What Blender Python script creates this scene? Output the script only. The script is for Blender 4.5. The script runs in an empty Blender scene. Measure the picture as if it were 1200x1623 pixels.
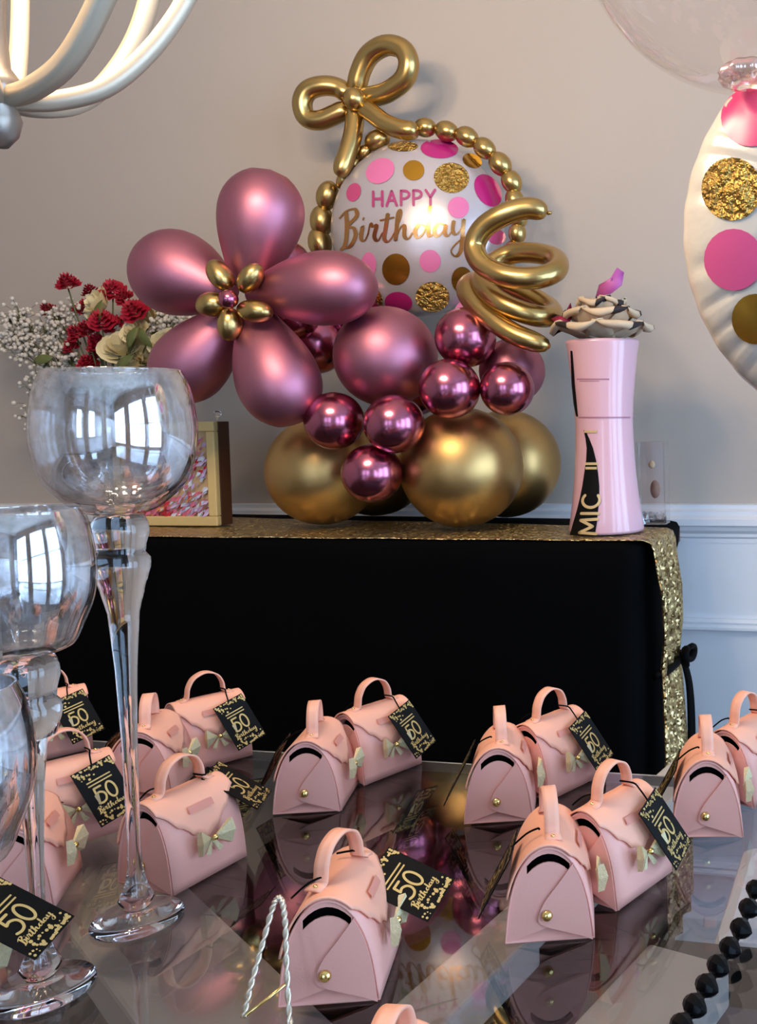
import bpy, bmesh, math, random
from math import sin, cos, pi, radians, sqrt, atan2
from mathutils import Vector, Matrix, Euler

random.seed(7)
SC = bpy.context.scene
COL = SC.collection

# ------------------------------------------------------------------ camera
F_PX, CX, CY = 1500.0, 1080.0, 718.0
cam_d = bpy.data.cameras.new('camera')
cam = bpy.data.objects.new('camera', cam_d)
COL.objects.link(cam)
cam_d.sensor_fit = 'HORIZONTAL'
cam_d.sensor_width = 36.0
cam_d.lens = 36.0 * F_PX / 1200.0
cam_d.shift_x = (600.0 - CX) / 1200.0
cam_d.shift_y = (CY - 811.5) / 1200.0
cam_d.clip_start = 0.02
CAM_LOC = Vector((0, 0, 1.107))
CAM_R = (Matrix.Rotation(radians(12), 3, 'Z') @ Matrix.Rotation(pi / 2 - radians(2.4), 3, 'X')
         @ Matrix.Rotation(-0.02, 3, 'Z'))
cam.matrix_world = Matrix.Translation(CAM_LOC) @ CAM_R.to_4x4()
SC.camera = cam

# ------------------------------------------------------------------ world, lights, exposure
w = bpy.data.worlds.new('daylight')
SC.world = w
w.use_nodes = True
bg = w.node_tree.nodes['Background']
bg.inputs[0].default_value = (0.47, 0.69, 1.0, 1)
bg.inputs[1].default_value = 10.5
SC.view_settings.view_transform = 'Standard'
SC.view_settings.look = 'None'
SC.view_settings.exposure = -0.02
SC.view_settings.gamma = 1.0
SC.view_settings.use_curve_mapping = False
SC.cycles.max_bounces = 14
SC.cycles.transparent_max_bounces = 24
SC.cycles.glossy_bounces = 6
SC.cycles.transmission_bounces = 10
SC.cycles.sample_clamp_indirect = 6.0
SC.cycles.caustics_reflective = False
SC.cycles.caustics_refractive = False
BULB_W = 4.2          # watts of each chandelier bulb

# room extents, window openings
RX0, RX1, RY0, RY1, RZ1 = -2.5, 2.3, -3.0, 1.82, 2.62
WINS = [('back', -1.05, -0.60, 0.75, 2.15), ('back', 0.0, 0.55, 0.75, 2.15), ('right', -2.6, -1.35, 0.35, 2.25),
        ('right', -1.0, 0.2, 0.35, 2.25), ('right', 0.45, 1.45, 0.35, 2.25)]  # right wall carries extra, unseen windows added to bring in daylight


def portal(loc, rot, sx, sy):
    l = bpy.data.lights.new('window_daylight', 'AREA')
    l.shape = 'RECTANGLE'
    l.size, l.size_y = sx, sy
    l.cycles.is_portal = True
    o = bpy.data.objects.new('window_daylight', l)
    o.location, o.rotation_euler = loc, rot
    COL.objects.link(o)


for side, a, b, z0, z1 in WINS:
    if side == 'back':
        portal(((a + b) / 2, RY0 - 0.02, (z0 + z1) / 2), (pi / 2, 0, 0), b - a, z1 - z0)
    else:
        portal((RX1 + 0.02, (a + b) / 2, (z0 + z1) / 2), (pi / 2, 0, pi / 2), b - a, z1 - z0)


# ------------------------------------------------------------------ survey helpers (photo bearings onto real planes)
def bearing(px, py):
    return CAM_R @ Vector(((px - CX) / F_PX, -(py - CY) / F_PX, -1))


def at(px, py, Y):
    d = bearing(px, py)
    return CAM_LOC + d * (Y / d.y)


def on(px, py, z):
    d = bearing(px, py)
    return CAM_LOC + d * ((z - CAM_LOC.z) / d.z)


def per_px(p):
    return -(CAM_R.transposed() @ (Vector(p) - CAM_LOC)).z / F_PX


# ------------------------------------------------------------------ materials
def srgb(r, g, b):
    f = lambda c: (c / 255 / 12.92) if c <= 10 else ((c / 255 + 0.055) / 1.055) ** 2.4
    return (f(r), f(g), f(b), 1)


def mat(name, col, rough=0.5, metal=0.0, bump=None, var=None, sheen=0.0, spec=0.5, emit=None, aniso=None, coat=0.0):
    m = bpy.data.materials.new(name)
    m.use_nodes = True
    nt = m.node_tree
    p = nt.nodes['Principled BSDF']
    col = tuple(col) if len(col) == 4 else tuple(col) + (1,)
    p.inputs['Base Color'].default_value = col
    p.inputs['Roughness'].default_value = rough
    p.inputs['Metallic'].default_value = metal
    p.inputs['Specular IOR Level'].default_value = spec
    p.inputs['Sheen Weight'].default_value = sheen
    p.inputs['Coat Weight'].default_value = coat
    if emit:
        p.inputs['Emission Color'].default_value = emit[0]
        p.inputs['Emission Strength'].default_value = emit[1]
    tc = nt.nodes.new('ShaderNodeTexCoord')
    if var:            # (scale, amount): soft colour mottling
        n = nt.nodes.new('ShaderNodeTexNoise')
        n.inputs['Scale'].default_value = var[0]
        n.inputs['Detail'].default_value = 4
        nt.links.new(tc.outputs['Object'], n.inputs['Vector'])
        mx = nt.nodes.new('ShaderNodeMix')
        mx.data_type = 'RGBA'
        k = 1 - var[1]
        mx.inputs[6].default_value = (col[0] * k, col[1] * k, col[2] * k, 1)
        mx.inputs[7].default_value = tuple(min(1, c * (1 + var[1])) for c in col[:3]) + (1,)
        nt.links.new(n.outputs['Fac'], mx.inputs[0])
        nt.links.new(mx.outputs[2], p.inputs['Base Color'])
    if bump:           # (scale, strength, distance)
        n = nt.nodes.new('ShaderNodeTexNoise')
        n.inputs['Scale'].default_value = bump[0]
        n.inputs['Detail'].default_value = 3
        nt.links.new(tc.outputs['Object'], n.inputs['Vector'])
        b = nt.nodes.new('ShaderNodeBump')
        b.inputs['Strength'].default_value = bump[1]
        b.inputs['Distance'].default_value = bump[2]
        nt.links.new(n.outputs['Fac'], b.inputs['Height'])
        nt.links.new(b.outputs['Normal'], p.inputs['Normal'])
    return m


def clear_mat(name, tint, gloss, ior, base=0.0, speckle=None, rough=0.02):
    """thin clear sheet: transparent + mirror by fresnel, plus a constant silvering that may be speckled"""
    m = bpy.data.materials.new(name)
    m.use_nodes = True
    nt = m.node_tree
    nt.nodes.clear()
    out = nt.nodes.new('ShaderNodeOutputMaterial')
    t = nt.nodes.new('ShaderNodeBsdfTransparent')
    t.inputs[0].default_value = tint
    g = nt.nodes.new('ShaderNodeBsdfGlossy')
    g.inputs[0].default_value = gloss
    g.inputs['Roughness'].default_value = rough
    fr = nt.nodes.new('ShaderNodeFresnel')
    fr.inputs[0].default_value = ior
    geo = nt.nodes.new('ShaderNodeNewGeometry')      # same reflectance on both sides of the thin sheet
    mr = nt.nodes.new('ShaderNodeMapRange')
    mr.inputs[3].default_value = ior
    mr.inputs[4].default_value = 1 / ior
    nt.links.new(geo.outputs['Backfacing'], mr.inputs[0])
    nt.links.new(mr.outputs[0], fr.inputs[0])
    mx = nt.nodes.new('ShaderNodeMixShader')
    last = fr.outputs[0]
    if base or speckle:
        add = nt.nodes.new('ShaderNodeMath')
        add.operation = 'ADD'
        add.use_clamp = True
        add.inputs[1].default_value = base
        nt.links.new(last, add.inputs[0])
        last = add.outputs[0]
    if speckle:
        tc = nt.nodes.new('ShaderNodeTexCoord')
        n = nt.nodes.new('ShaderNodeTexNoise')
        n.inputs['Scale'].default_value = speckle[0]
        n.inputs['Detail'].default_value = 5
        n.inputs['Roughness'].default_value = 0.7
        nt.links.new(tc.outputs['Object'], n.inputs['Vector'])
        r = nt.nodes.new('ShaderNodeMapRange')
        r.inputs[1].default_value = 0.42
        r.inputs[2].default_value = 0.6
        r.inputs[3].default_value = speckle[1]
        r.inputs[4].default_value = 1.0
        nt.links.new(n.outputs['Fac'], r.inputs[0])
        mu = nt.nodes.new('ShaderNodeMath')
        mu.operation = 'MULTIPLY'
        nt.links.new(last, mu.inputs[0])
        nt.links.new(r.outputs[0], mu.inputs[1])
        last = mu.outputs[0]
    nt.links.new(last, mx.inputs[0])
    nt.links.new(t.outputs[0], mx.inputs[1])
    nt.links.new(g.outputs[0], mx.inputs[2])
    nt.links.new(mx.outputs[0], out.inputs[0])
    return m


def glass_mat(name, col=(1, 1, 1, 1), ior=1.45, rough=0.0):
    m = bpy.data.materials.new(name)
    m.use_nodes = True
    p = m.node_tree.nodes['Principled BSDF']
    p.inputs['Base Color'].default_value = col
    p.inputs['Roughness'].default_value = rough
    p.inputs['IOR'].default_value = ior
    p.inputs['Transmission Weight'].default_value = 1.0
    return m


def sequin_mat(name, c1, c2, scale):
    m = mat(name, c1, 0.32, 0.85)
    nt = m.node_tree
    p = nt.nodes['Principled BSDF']
    tc = nt.nodes.new('ShaderNodeTexCoord')
    v = nt.nodes.new('ShaderNodeTexVoronoi')
    v.inputs['Scale'].default_value = scale
    nt.links.new(tc.outputs['Object'], v.inputs['Vector'])
    mx = nt.nodes.new('ShaderNodeMix')
    mx.data_type = 'RGBA'
    mx.inputs[6].default_value = c1
    mx.inputs[7].default_value = c2
    sep = nt.nodes.new('ShaderNodeSeparateColor')
    nt.links.new(v.outputs['Color'], sep.inputs[0])
    nt.links.new(sep.outputs[0], mx.inputs[0])
    nt.links.new(mx.outputs[2], p.inputs['Base Color'])
    geo = nt.nodes.new('ShaderNodeNewGeometry')
    sub = nt.nodes.new('ShaderNodeVectorMath')
    sub.operation = 'SUBTRACT'
    sub.inputs[1].default_value = (0.5, 0.5, 0.5)
    nt.links.new(v.outputs['Color'], sub.inputs[0])
    sca = nt.nodes.new('ShaderNodeVectorMath')
    sca.operation = 'SCALE'
    sca.inputs[3].default_value = 1.1
    nt.links.new(sub.outputs[0], sca.inputs[0])
    ad = nt.nodes.new('ShaderNodeVectorMath')
    nt.links.new(geo.outputs['Normal'], ad.inputs[0])
    nt.links.new(sca.outputs[0], ad.inputs[1])
    no = nt.nodes.new('ShaderNodeVectorMath')
    no.operation = 'NORMALIZE'
    nt.links.new(ad.outputs[0], no.inputs[0])
    nt.links.new(no.outputs[0], p.inputs['Normal'])
    return m


M = {
    'wall': mat('warm_grey_wall_paint', srgb(187, 173, 160), 0.75, bump=(180, 0.05, 0.002)),
    'trim': mat('white_trim_paint', srgb(226, 226, 228), 0.4),
    'ceil': mat('ceiling_white', srgb(225, 220, 212), 0.9),
    'floor': mat('dark_wood_floor', srgb(70, 52, 44), 0.45, var=(6, 0.35)),
    'black': mat('black_stretch_fabric', (0.0012, 0.0012, 0.0014), 0.8, spec=0.04),
    'blackp': mat('black_card', (0.003, 0.0028, 0.0026), 0.5, spec=0.14),
    'cord': mat('black_cord', (0.002, 0.0017, 0.0017), 0.7, spec=0.08),
    'runner': sequin_mat('gold_sequins', srgb(128, 100, 62), srgb(226, 200, 140), 260),
    'goldbig': mat('matte_gold_latex', srgb(190, 154, 98), 0.4, 1.0),
    'gold': mat('chrome_gold_latex', srgb(188, 158, 100), 0.28, 1.0),
    'mauve': mat('matte_mauve_latex', srgb(180, 116, 134), 0.47, 1.0),
    'mauves': mat('chrome_mauve_latex', srgb(182, 104, 126), 0.22, 1.0),
    'foil': mat('white_foil', srgb(190, 182, 186), 0.28, 0.35, bump=(14, 0.12, 0.01)),
    'foilw': mat('ivory_foil', srgb(242, 233, 218), 0.22, 0.12, bump=(30, 0.2, 0.01)),
    'd_pink': mat('print_pink', srgb(214, 112, 160), 0.3),
    'd_mag': mat('print_magenta', srgb(176, 30, 110), 0.3),
    'd_rose': mat('print_rose', srgb(190, 70, 120), 0.3),
    'd_hot': mat('print_hot_pink', srgb(232, 40, 124), 0.3),
    'd_coral': mat('print_rose_pink', srgb(232, 92, 150), 0.3),
    'd_gold': mat('print_gold', srgb(188, 140, 50), 0.25, 0.9),
    'd_glit': mat('print_glitter_gold', srgb(206, 164, 84), 0.3, 0.9, bump=(110, 1.0, 0.02), var=(90, 0.6)),
    'd_text': mat('print_gold_text', srgb(190, 136, 82), 0.2, 0.9),
    'd_happy': mat('print_plum', srgb(170, 62, 112), 0.3),
    'bag': mat('pink_leatherette', srgb(240, 174, 158), 0.5, bump=(900, 0.12, 0.0006), spec=0.4),
    'bag_lit': mat('pink_leatherette_lamplit', srgb(245, 177, 148), 0.5, bump=(900, 0.12, 0.0006), spec=0.4),  # lid and strap copy of the leatherette, warm lamplight mixed into its colour
    'stamp': mat('faint_stamp', srgb(214, 142, 124), 0.5),
    'stud': mat('gold_stud', srgb(236, 206, 130), 0.15, 1.0),
    'bow': mat('gold_glitter_card', srgb(222, 206, 160), 0.5, 0.3, bump=(1500, 0.6, 0.001), var=(700, 0.25)),
    'tagp': mat('tag_gold_print', srgb(222, 190, 120), 0.3, 0.5),
    'vase': mat('pink_gloss_vase', srgb(224, 174, 182), 0.25, coat=0.3),
    'seam': mat('vase_seam', srgb(170, 112, 130), 0.5),
    'goldtxt': mat('gold_letters', srgb(230, 196, 140), 0.3, 0.3),
    'petal': mat('beige_felt_petal', srgb(204, 178, 146), 0.8, var=(40, 0.2)),
    'petaledge': mat('dark_petal_edge', srgb(40, 26, 24), 0.7),
    'butter': mat('magenta_petal', srgb(180, 84, 150), 0.5),
    'butterd': mat('crimson_petal', srgb(140, 24, 60), 0.5),
    'crimson': mat('carnation_red', srgb(178, 22, 50), 0.6, var=(90, 0.35)),
    'cream': mat('cream_rose', srgb(238, 224, 180), 0.6, var=(30, 0.1)),
    'gyp': mat('white_blossom', srgb(222, 212, 198), 0.7),
    'stem': mat('green_stem', srgb(92, 96, 52), 0.6),
    'leaf': mat('green_leaf', srgb(104, 110, 56), 0.5),
    'wood_l': mat('pale_gilt_wood', srgb(222, 186, 120), 0.4, var=(18, 0.12)),
    'wood_d': mat('dark_wood_side', srgb(84, 48, 28), 0.45, var=(14, 0.3)),
    'boxback': mat('ivory_backing', srgb(214, 176, 128), 0.6),
    'brown': mat('brown_charm', srgb(140, 96, 62), 0.5),
    'chand': mat('brushed_champagne_metal', srgb(206, 190, 166), 0.42, 0.45),
    'chandd': mat('pewter_metal', srgb(150, 138, 126), 0.35, 0.7),
    'bulb': mat('lit_bulb', (1, 0.8, 0.55, 1), 0.3, emit=((1, 0.72, 0.42, 1), 18.0)),
    'plank': mat('pale_limed_wood', srgb(190, 182, 172), 0.6, var=(12, 0.12)),
    'white': mat('white_upholstery', srgb(228, 230, 236), 0.8),
    'navy': mat('navy_upholstery', srgb(44, 44, 66), 0.8),
    'brownwood': mat('red_brown_wood', srgb(96, 50, 38), 0.35),
    'blackgem': mat('black_gloss_bead', (0.0015, 0.0015, 0.002), 0.28, spec=0.14),
    'silver': mat('silver_twist', srgb(232, 218, 194), 0.3, 0.7),
    'slot_shade': mat('painted_slot_shade', (0.004, 0.003, 0.003), 0.9, spec=0.1),
    'table': clear_mat('glass_top', (0.84, 0.84, 0.85, 1), (0.95, 0.94, 0.94, 1), 1.75),
    'tedge': mat('glass_edge', srgb(170, 172, 170), 0.15, spec=0.8),
    'mercury': clear_mat('speckled_silvered_glass', (0.93, 0.93, 0.94, 1), (0.9, 0.89, 0.89, 1), 1.5, base=0.52, speckle=(70, 0.45), rough=0.012),
    'rimglass': glass_mat('clear_glass', (0.97, 0.97, 0.98, 1)),
    'bubble': clear_mat('clear_bubble', (0.99, 0.965, 0.955, 1), (1, 0.97, 0.95, 1), 1.3, base=0.03, rough=0.03),
    'neck': clear_mat('gathered_balloon_neck', (0.96, 0.88, 0.86, 1), (1, 0.92, 0.9, 1), 1.5, base=0.28, rough=0.12),
    'clearbox': clear_mat('clear_plastic', (0.9, 0.9, 0.9, 1), (1, 1, 1, 1), 1.45, base=0.05),
    'winglass': clear_mat('window_glass', (0.97, 0.98, 0.99, 1), (1, 1, 1, 1), 1.45),
}


# ------------------------------------------------------------------ object helpers
def link(o, parent=None):
    COL.objects.link(o)
    if parent:
        o.parent = parent
    return o


def tag(o, label=None, cat=None, group=None, kind=None):
    for k, v in (('label', label), ('category', cat), ('group', group), ('kind', kind)):
        if v:
            o[k] = v
    return o


def thing(name, label, cat, loc=(0, 0, 0), rz=0, group=None):
    o = bpy.data.objects.new(name, None)
    o.empty_display_size = 0.05
    o.location = loc
    o.rotation_euler = (0, 0, rz)
    link(o)
    return tag(o, label, cat, group)


def mk(name, verts, faces, m, parent=None, smooth=True, mats=None, fm=None):
    """mesh object; verts are local to the parent"""
    me = bpy.data.meshes.new(name)
    me.from_pydata([tuple(v) for v in verts], [], faces)
    for q in (mats or [m]):
        me.materials.append(q)
    if fm:
        for i, k in enumerate(fm):
            me.polygons[i].material_index = k
    if smooth:
        me.polygons.foreach_set('use_smooth', [True] * len(me.polygons))
    me.update()
    return link(bpy.data.objects.new(name, me), parent)


class MB:
    def __init__(self):
        self.v, self.f = [], []

    def add(self, vs, fs):
        n = len(self.v)
        self.v += [Vector(v) for v in vs]
        self.f += [tuple(i + n for i in f) for f in fs]
        return self

    def box(self, c, s, R=None):
        vs = [Vector((x * s[0] / 2, y * s[1] / 2, z * s[2] / 2)) for x in (-1, 1) for y in (-1, 1) for z in (-1, 1)]
        if R:
            vs = [R @ v for v in vs]
        return self.add([Vector(c) + v for v in vs],
                        [(0, 1, 3, 2), (4, 6, 7, 5), (0, 4, 5, 1), (2, 3, 7, 6), (0, 2, 6, 4), (1, 5, 7, 3)])

    def tube(self, pts, r, n=10, caps=True, sx=1.0, closed=False):
        a, b = tube_geo(pts, r, n, caps, sx, closed)
        return self.add(a, b)

    def ball(self, c, r, nu=16, nv=10, R=None):
        a, b = ball_geo(c, r, nu, nv, R)
        return self.add(a, b)

    def build(self, name, m, parent=None, smooth=True):
        return mk(name, self.v, self.f, m, parent, smooth)


def ball_geo(c, r, nu=24, nv=14, R=None):
    if not hasattr(r, '__len__'):
        r = (r, r, r)
    vs = [Vector((0, 0, r[2]))]
    for j in range(1, nv):
        t = pi * j / nv
        for i in range(nu):
            a = 2 * pi * i / nu
            vs.append(Vector((r[0] * sin(t) * cos(a), r[1] * sin(t) * sin(a), r[2] * cos(t))))
    vs.append(Vector((0, 0, -r[2])))
    fs = [(0, 1 + i, 1 + (i + 1) % nu) for i in range(nu)]
    for j in range(nv - 2):
        b = 1 + j * nu
        fs += [(b + i, b + nu + i, b + nu + (i + 1) % nu, b + (i + 1) % nu) for i in range(nu)]
    b = 1 + (nv - 2) * nu
    L = len(vs) - 1
    fs += [(b + i, L, b + (i + 1) % nu) for i in range(nu)]
    c = Vector(c)
    return [c + (R @ v if R else v) for v in vs], fs


def lathe_geo(prof, n=40, c=(0, 0, 0), R=None, wob=None):
    """prof: (radius, height) from bottom to top; ends at radius 0 are closed by a point"""
    vs, rows = [], []
    for r, z in prof:
        if r < 1e-6:
            rows.append([len(vs)])
            vs.append(Vector((0, 0, z)))
        else:
            rows.append(list(range(len(vs), len(vs) + n)))
            for i in range(n):
                k = 1 + (wob(2 * pi * i / n, z) if wob else 0)
                vs.append(Vector((r * k * cos(2 * pi * i / n), r * k * sin(2 * pi * i / n), z)))
    fs = []
    for a, b in zip(rows, rows[1:]):
        for i in range(n):
            j = (i + 1) % n
            if len(a) == 1 and len(b) == 1:
                continue
            if len(a) == 1:
                fs.append((a[0], b[j], b[i]))
            elif len(b) == 1:
                fs.append((a[i], a[j], b[0]))
            else:
                fs.append((a[i], a[j], b[j], b[i]))
    c = Vector(c)
    return [c + (R @ v if R else v) for v in vs], fs


def catmull(pts, k=6, closed=False):
    pts = [Vector(p) for p in pts]
    n = len(pts)
    out = []
    for i in range(n if closed else n - 1):
        p0 = pts[(i - 1) % n] if closed or i > 0 else pts[0]
        p1, p2 = pts[i], pts[(i + 1) % n]
        p3 = pts[(i + 2) % n] if closed or i + 2 < n else pts[-1]
        for s in range(k):
            t = s / k
            out.append(0.5 * (2 * p1 + (p2 - p0) * t + (2 * p0 - 5 * p1 + 4 * p2 - p3) * t * t + (3 * p1 - p0 - 3 * p2 + p3) * t ** 3))
    if not closed:
        out.append(pts[-1])
    return out


def tube_geo(pts, r, n=10, caps=True, sx=1.0, closed=False):
    pts = [Vector(p) for p in pts]
    N = len(pts)
    rad = r if hasattr(r, '__len__') else [r] * N
    vs, fs = [], []
    ref = None
    for i, p in enumerate(pts):
        a = pts[(i - 1) % N] if closed or i > 0 else pts[0]
        b = pts[(i + 1) % N] if closed or i < N - 1 else pts[-1]
        t = (b - a).normalized()
        if ref is None:
            ref = t.orthogonal().normalized()
        ref = (ref - t * ref.dot(t)).normalized()
        u, v = ref, t.cross(ref)
        for k in range(n):
            an = 2 * pi * k / n
            vs.append(p + (u * cos(an) * sx + v * sin(an)) * rad[i])
    for i in range(N if closed else N - 1):
        A, B = i * n, ((i + 1) % N) * n
        fs += [(A + k, A + (k + 1) % n, B + (k + 1) % n, B + k) for k in range(n)]
    if caps and not closed:
        fs.append(tuple(reversed(range(n))))
        fs.append(tuple(range((N - 1) * n, N * n)))
    return vs, fs


def sausage_r(N, r, e=4):
    """radii for a tube with rounded ends"""
    return [r * min(1, sqrt(max(0.02, 1 - (1 - min(i, N - 1 - i) / e) ** 2))) if min(i, N - 1 - i) < e else r for i in range(N)]


def grid_faces(nu, nv, closed_u=False):
    fs = []
    for j in range(nv - 1):
        for i in range(nu if closed_u else nu - 1):
            k = (i + 1) % nu
            fs.append((j * nu + i, j * nu + k, (j + 1) * nu + k, (j + 1) * nu + i))
    return fs


def solid(o, t, off=-1):
    md = o.modifiers.new('thickness', 'SOLIDIFY')
    md.thickness = t
    md.offset = off
    return o


def bevel(o, wd, seg=2):
    md = o.modifiers.new('bevel', 'BEVEL')
    md.width = wd
    md.segments = seg
    md.limit_method = 'ANGLE'
    return o


def box(name, c, s, m, parent=None, bev=0.0):
    o = MB().box(c, s).build(name, m, parent, smooth=False)
    if bev:
        bevel(o, bev)
    return o


def frame_from(up, nrm):
    n = Vector(nrm).normalized()
    u = Vector(up)
    u = (u - n * u.dot(n)).normalized()
    r = u.cross(n)
    return Matrix((r, u, n)).transposed()      # columns right, up, normal


# ------------------------------------------------------------------ lettering as pen strokes
def arc(cx, cy, rx, ry, a0, a1, n=10):
    return [(cx + rx * cos(radians(a0 + (a1 - a0) * i / n)), cy + ry * sin(radians(a0 + (a1 - a0) * i / n))) for i in range(n + 1)]


def ribbon(pts, wd, callig=False, lift=0.0, k=5):
    """flat pen stroke in 2D: returns (list of (x,y), faces)"""
    P = catmull([(p[0], p[1], 0) for p in pts], k) if len(pts) > 2 else [Vector((pts[0][0] + (pts[1][0] - pts[0][0]) * i / 7, pts[0][1] + (pts[1][1] - pts[0][1]) * i / 7, 0)) for i in range(8)]
    vs, fs = [], []
    for i, p in enumerate(P):
        t = (P[min(i + 1, len(P) - 1)] - P[max(i - 1, 0)])
        t = t.normalized() if t.length > 1e-9 else Vector((1, 0, 0))
        h = wd / 2 * ((0.4 + 0.75 * max(0, -t.y) + 0.1 * abs(t.x)) if callig else 1)
        q = Vector((-t.y, t.x, 0)) * h
        vs += [(p + q)[:2], (p - q)[:2]]
    fs = [(2 * i, 2 * i + 1, 2 * i + 3, 2 * i + 2) for i in range(len(P) - 1)]
    for e in (P[0], P[-1]):          # round ends
        n = len(vs)
        r = wd / 2 * (0.5 if callig else 1)
        vs += [(e.x + r * cos(pi * 2 * i / 8), e.y + r * sin(pi * 2 * i / 8)) for i in range(8)]
        fs.append(tuple(range(n, n + 8)))
    return vs, fs


STROKES = {   # x 0..w, y 0..1
    'H': (0.6, [[(0, 0), (0, 1)], [(0.6, 0), (0.6, 1)], [(0, 0.5), (0.6, 0.5)]]),
    'A': (0.66, [[(0, 0), (0.33, 1)], [(0.66, 0), (0.33, 1)], [(0.13, 0.36), (0.53, 0.36)]]),
    'P': (0.52, [[(0, 0), (0, 1)], [(0, 1), (0.3, 0.98), (0.5, 0.85), (0.5, 0.62), (0.3, 0.47), (0, 0.45)]]),
    'Y': (0.62, [[(0, 1), (0.31, 0.5)], [(0.62, 1), (0.31, 0.5)], [(0.31, 0.5), (0.31, 0)]]),
    'M': (0.8, [[(0, 0), (0.06, 1)], [(0.06, 1), (0.4, 0.25)], [(0.4, 0.25), (0.74, 1)], [(0.74, 1), (0.8, 0)]]),
    'I': (0.1, [[(0.05, 0), (0.05, 1)]]),
    'C': (0.72, [arc(0.42, 0.5, 0.4, 0.5, 50, 310, 12)]),
    '5': (0.56, [[(0.52, 1), (0.08, 1)], [(0.08, 1), (0.06, 0.62)], [(0.06, 0.62), (0.28, 0.68), (0.5, 0.55), (0.56, 0.32), (0.44, 0.08), (0.2, 0), (-0.03, 0.06)]]),
    '0': (0.6, [arc(0.3, 0.5, 0.28, 0.5, 0, 360, 16)]),
}
# brush script word, traced as strokes: x to the right, y up, roughly 7.4 wide
SCRIPT = [
    [(0.25, 1.75), (0.3, 0.9), (0.2, 0.0), (-0.05, -0.3)],
    [(-0.1, 1.45), (0.25, 1.8), (0.75, 1.9), (0.85, 1.5), (0.35, 1.0), (0.7, 0.85), (0.78, 0.4), (0.5, -0.1), (0.2, -0.2)],
    [(1.0, 0.5), (1.18, 0.95), (1.1, 0.3), (1.3, 0.15), (1.5, 0.5)], [(1.22, 1.3), (1.25, 1.38)],
    [(1.5, 0.5), (1.62, 1.05), (1.75, 0.9), (1.98, 0.95), (1.85, 0.35), (2.05, 0.1), (2.3, 0.5)],
    [(2.62, 1.55), (2.5, 0.8), (2.42, 0.2), (2.65, 0.02), (2.95, 0.4)], [(2.2, 1.2), (2.95, 1.32)],
    [(2.95, 0.4), (3.35, 1.3), (3.38, 1.7), (3.2, 1.5), (3.1, 0.6), (3.05, 0.05)], [(3.05, 0.05), (3.3, 0.7), (3.55, 0.85), (3.55, 0.3), (3.75, 0.1), (4.0, 0.4)],
    [(4.75, 0.75), (4.4, 0.85), (4.15, 0.5), (4.3, 0.15), (4.65, 0.4), (4.95, 1.3), (5.0, 1.85)], [(5.0, 1.85), (4.9, 0.8), (4.95, 0.2), (5.2, 0.3)],
    [(5.85, 0.75), (5.5, 0.85), (5.25, 0.5), (5.4, 0.15), (5.7, 0.35), (5.9, 0.75)], [(5.9, 0.75), (5.85, 0.3), (6.05, 0.15), (6.3, 0.5)],
    [(6.35, 0.95), (6.3, 0.4), (6.5, 0.2), (6.8, 0.55), (6.92, 1.0)], [(6.92, 1.0), (6.85, 0.2), (6.75, -0.7), (6.45, -1.0), (6.2, -0.7), (6.5, -0.3), (7.1, 0.1)],
]


def word2d(text, wd, gap=0.28):
    x, vs, fs = 0, [], []
    for ch in text:
        wdt, sts = STROKES[ch]
        for s in sts:
            a, b = ribbon([(p[0] + x, p[1]) for p in s], wd)
            n = len(vs)
            vs += a
            fs += [tuple(i + n for i in f) for f in b]
        x += wdt + gap
    return vs, fs, x - gap


def script2d(wd, callig=True):
    vs, fs = [], []
    for s in SCRIPT:
        a, b = ribbon(s, wd, callig)
        n = len(vs)
        vs += a
        fs += [tuple(i + n for i in f) for f in b]
    return vs, fs


# ================================================================== THE ROOM
def structure(o):
    return tag(o, kind='structure')


def wall_with_holes(name, side):
    mb = MB()
    T = 0.12
    holes = sorted([h for h in WINS if h[0] == side], key=lambda h: h[1])
    if side == 'back':
        a0, a1 = RX0, RX1
        put = lambda a, b, z0, z1: mb.box(((a + b) / 2, RY0 - T / 2, (z0 + z1) / 2), (b - a, T, z1 - z0))
    else:
        a0, a1 = RY0, RY1
        put = lambda a, b, z0, z1: mb.box((RX1 + T / 2, (a + b) / 2, (z0 + z1) / 2), (T, b - a, z1 - z0))
    x = a0
    for _, a, b, z0, z1 in holes:
        put(x, a, 0, RZ1)
        put(a, b, 0, z0)
        put(a, b, z1, RZ1)
        x = b
    put(x, a1, 0, RZ1)
    return structure(mb.build(name, M['wall'], None, False))


structure(box('floor', ((RX0 + RX1) / 2, (RY0 + RY1) / 2, -0.05), (RX1 - RX0 + .3, RY1 - RY0 + .3, 0.1), M['floor']))
structure(box('ceiling', ((RX0 + RX1) / 2, (RY0 + RY1) / 2, RZ1 + 0.05), (RX1 - RX0 + .3, RY1 - RY0 + .3, 0.1), M['ceil']))
structure(box('wall_front', ((RX0 + RX1) / 2, RY1 + 0.06, RZ1 / 2), (RX1 - RX0, 0.12, RZ1), M['wall']))
structure(box('wall_left', (RX0 - 0.06, (RY0 + RY1) / 2, RZ1 / 2), (0.12, RY1 - RY0, RZ1), M['wall']))
wall_with_holes('wall_back', 'back')
wall_with_holes('wall_right', 'right')

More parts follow.
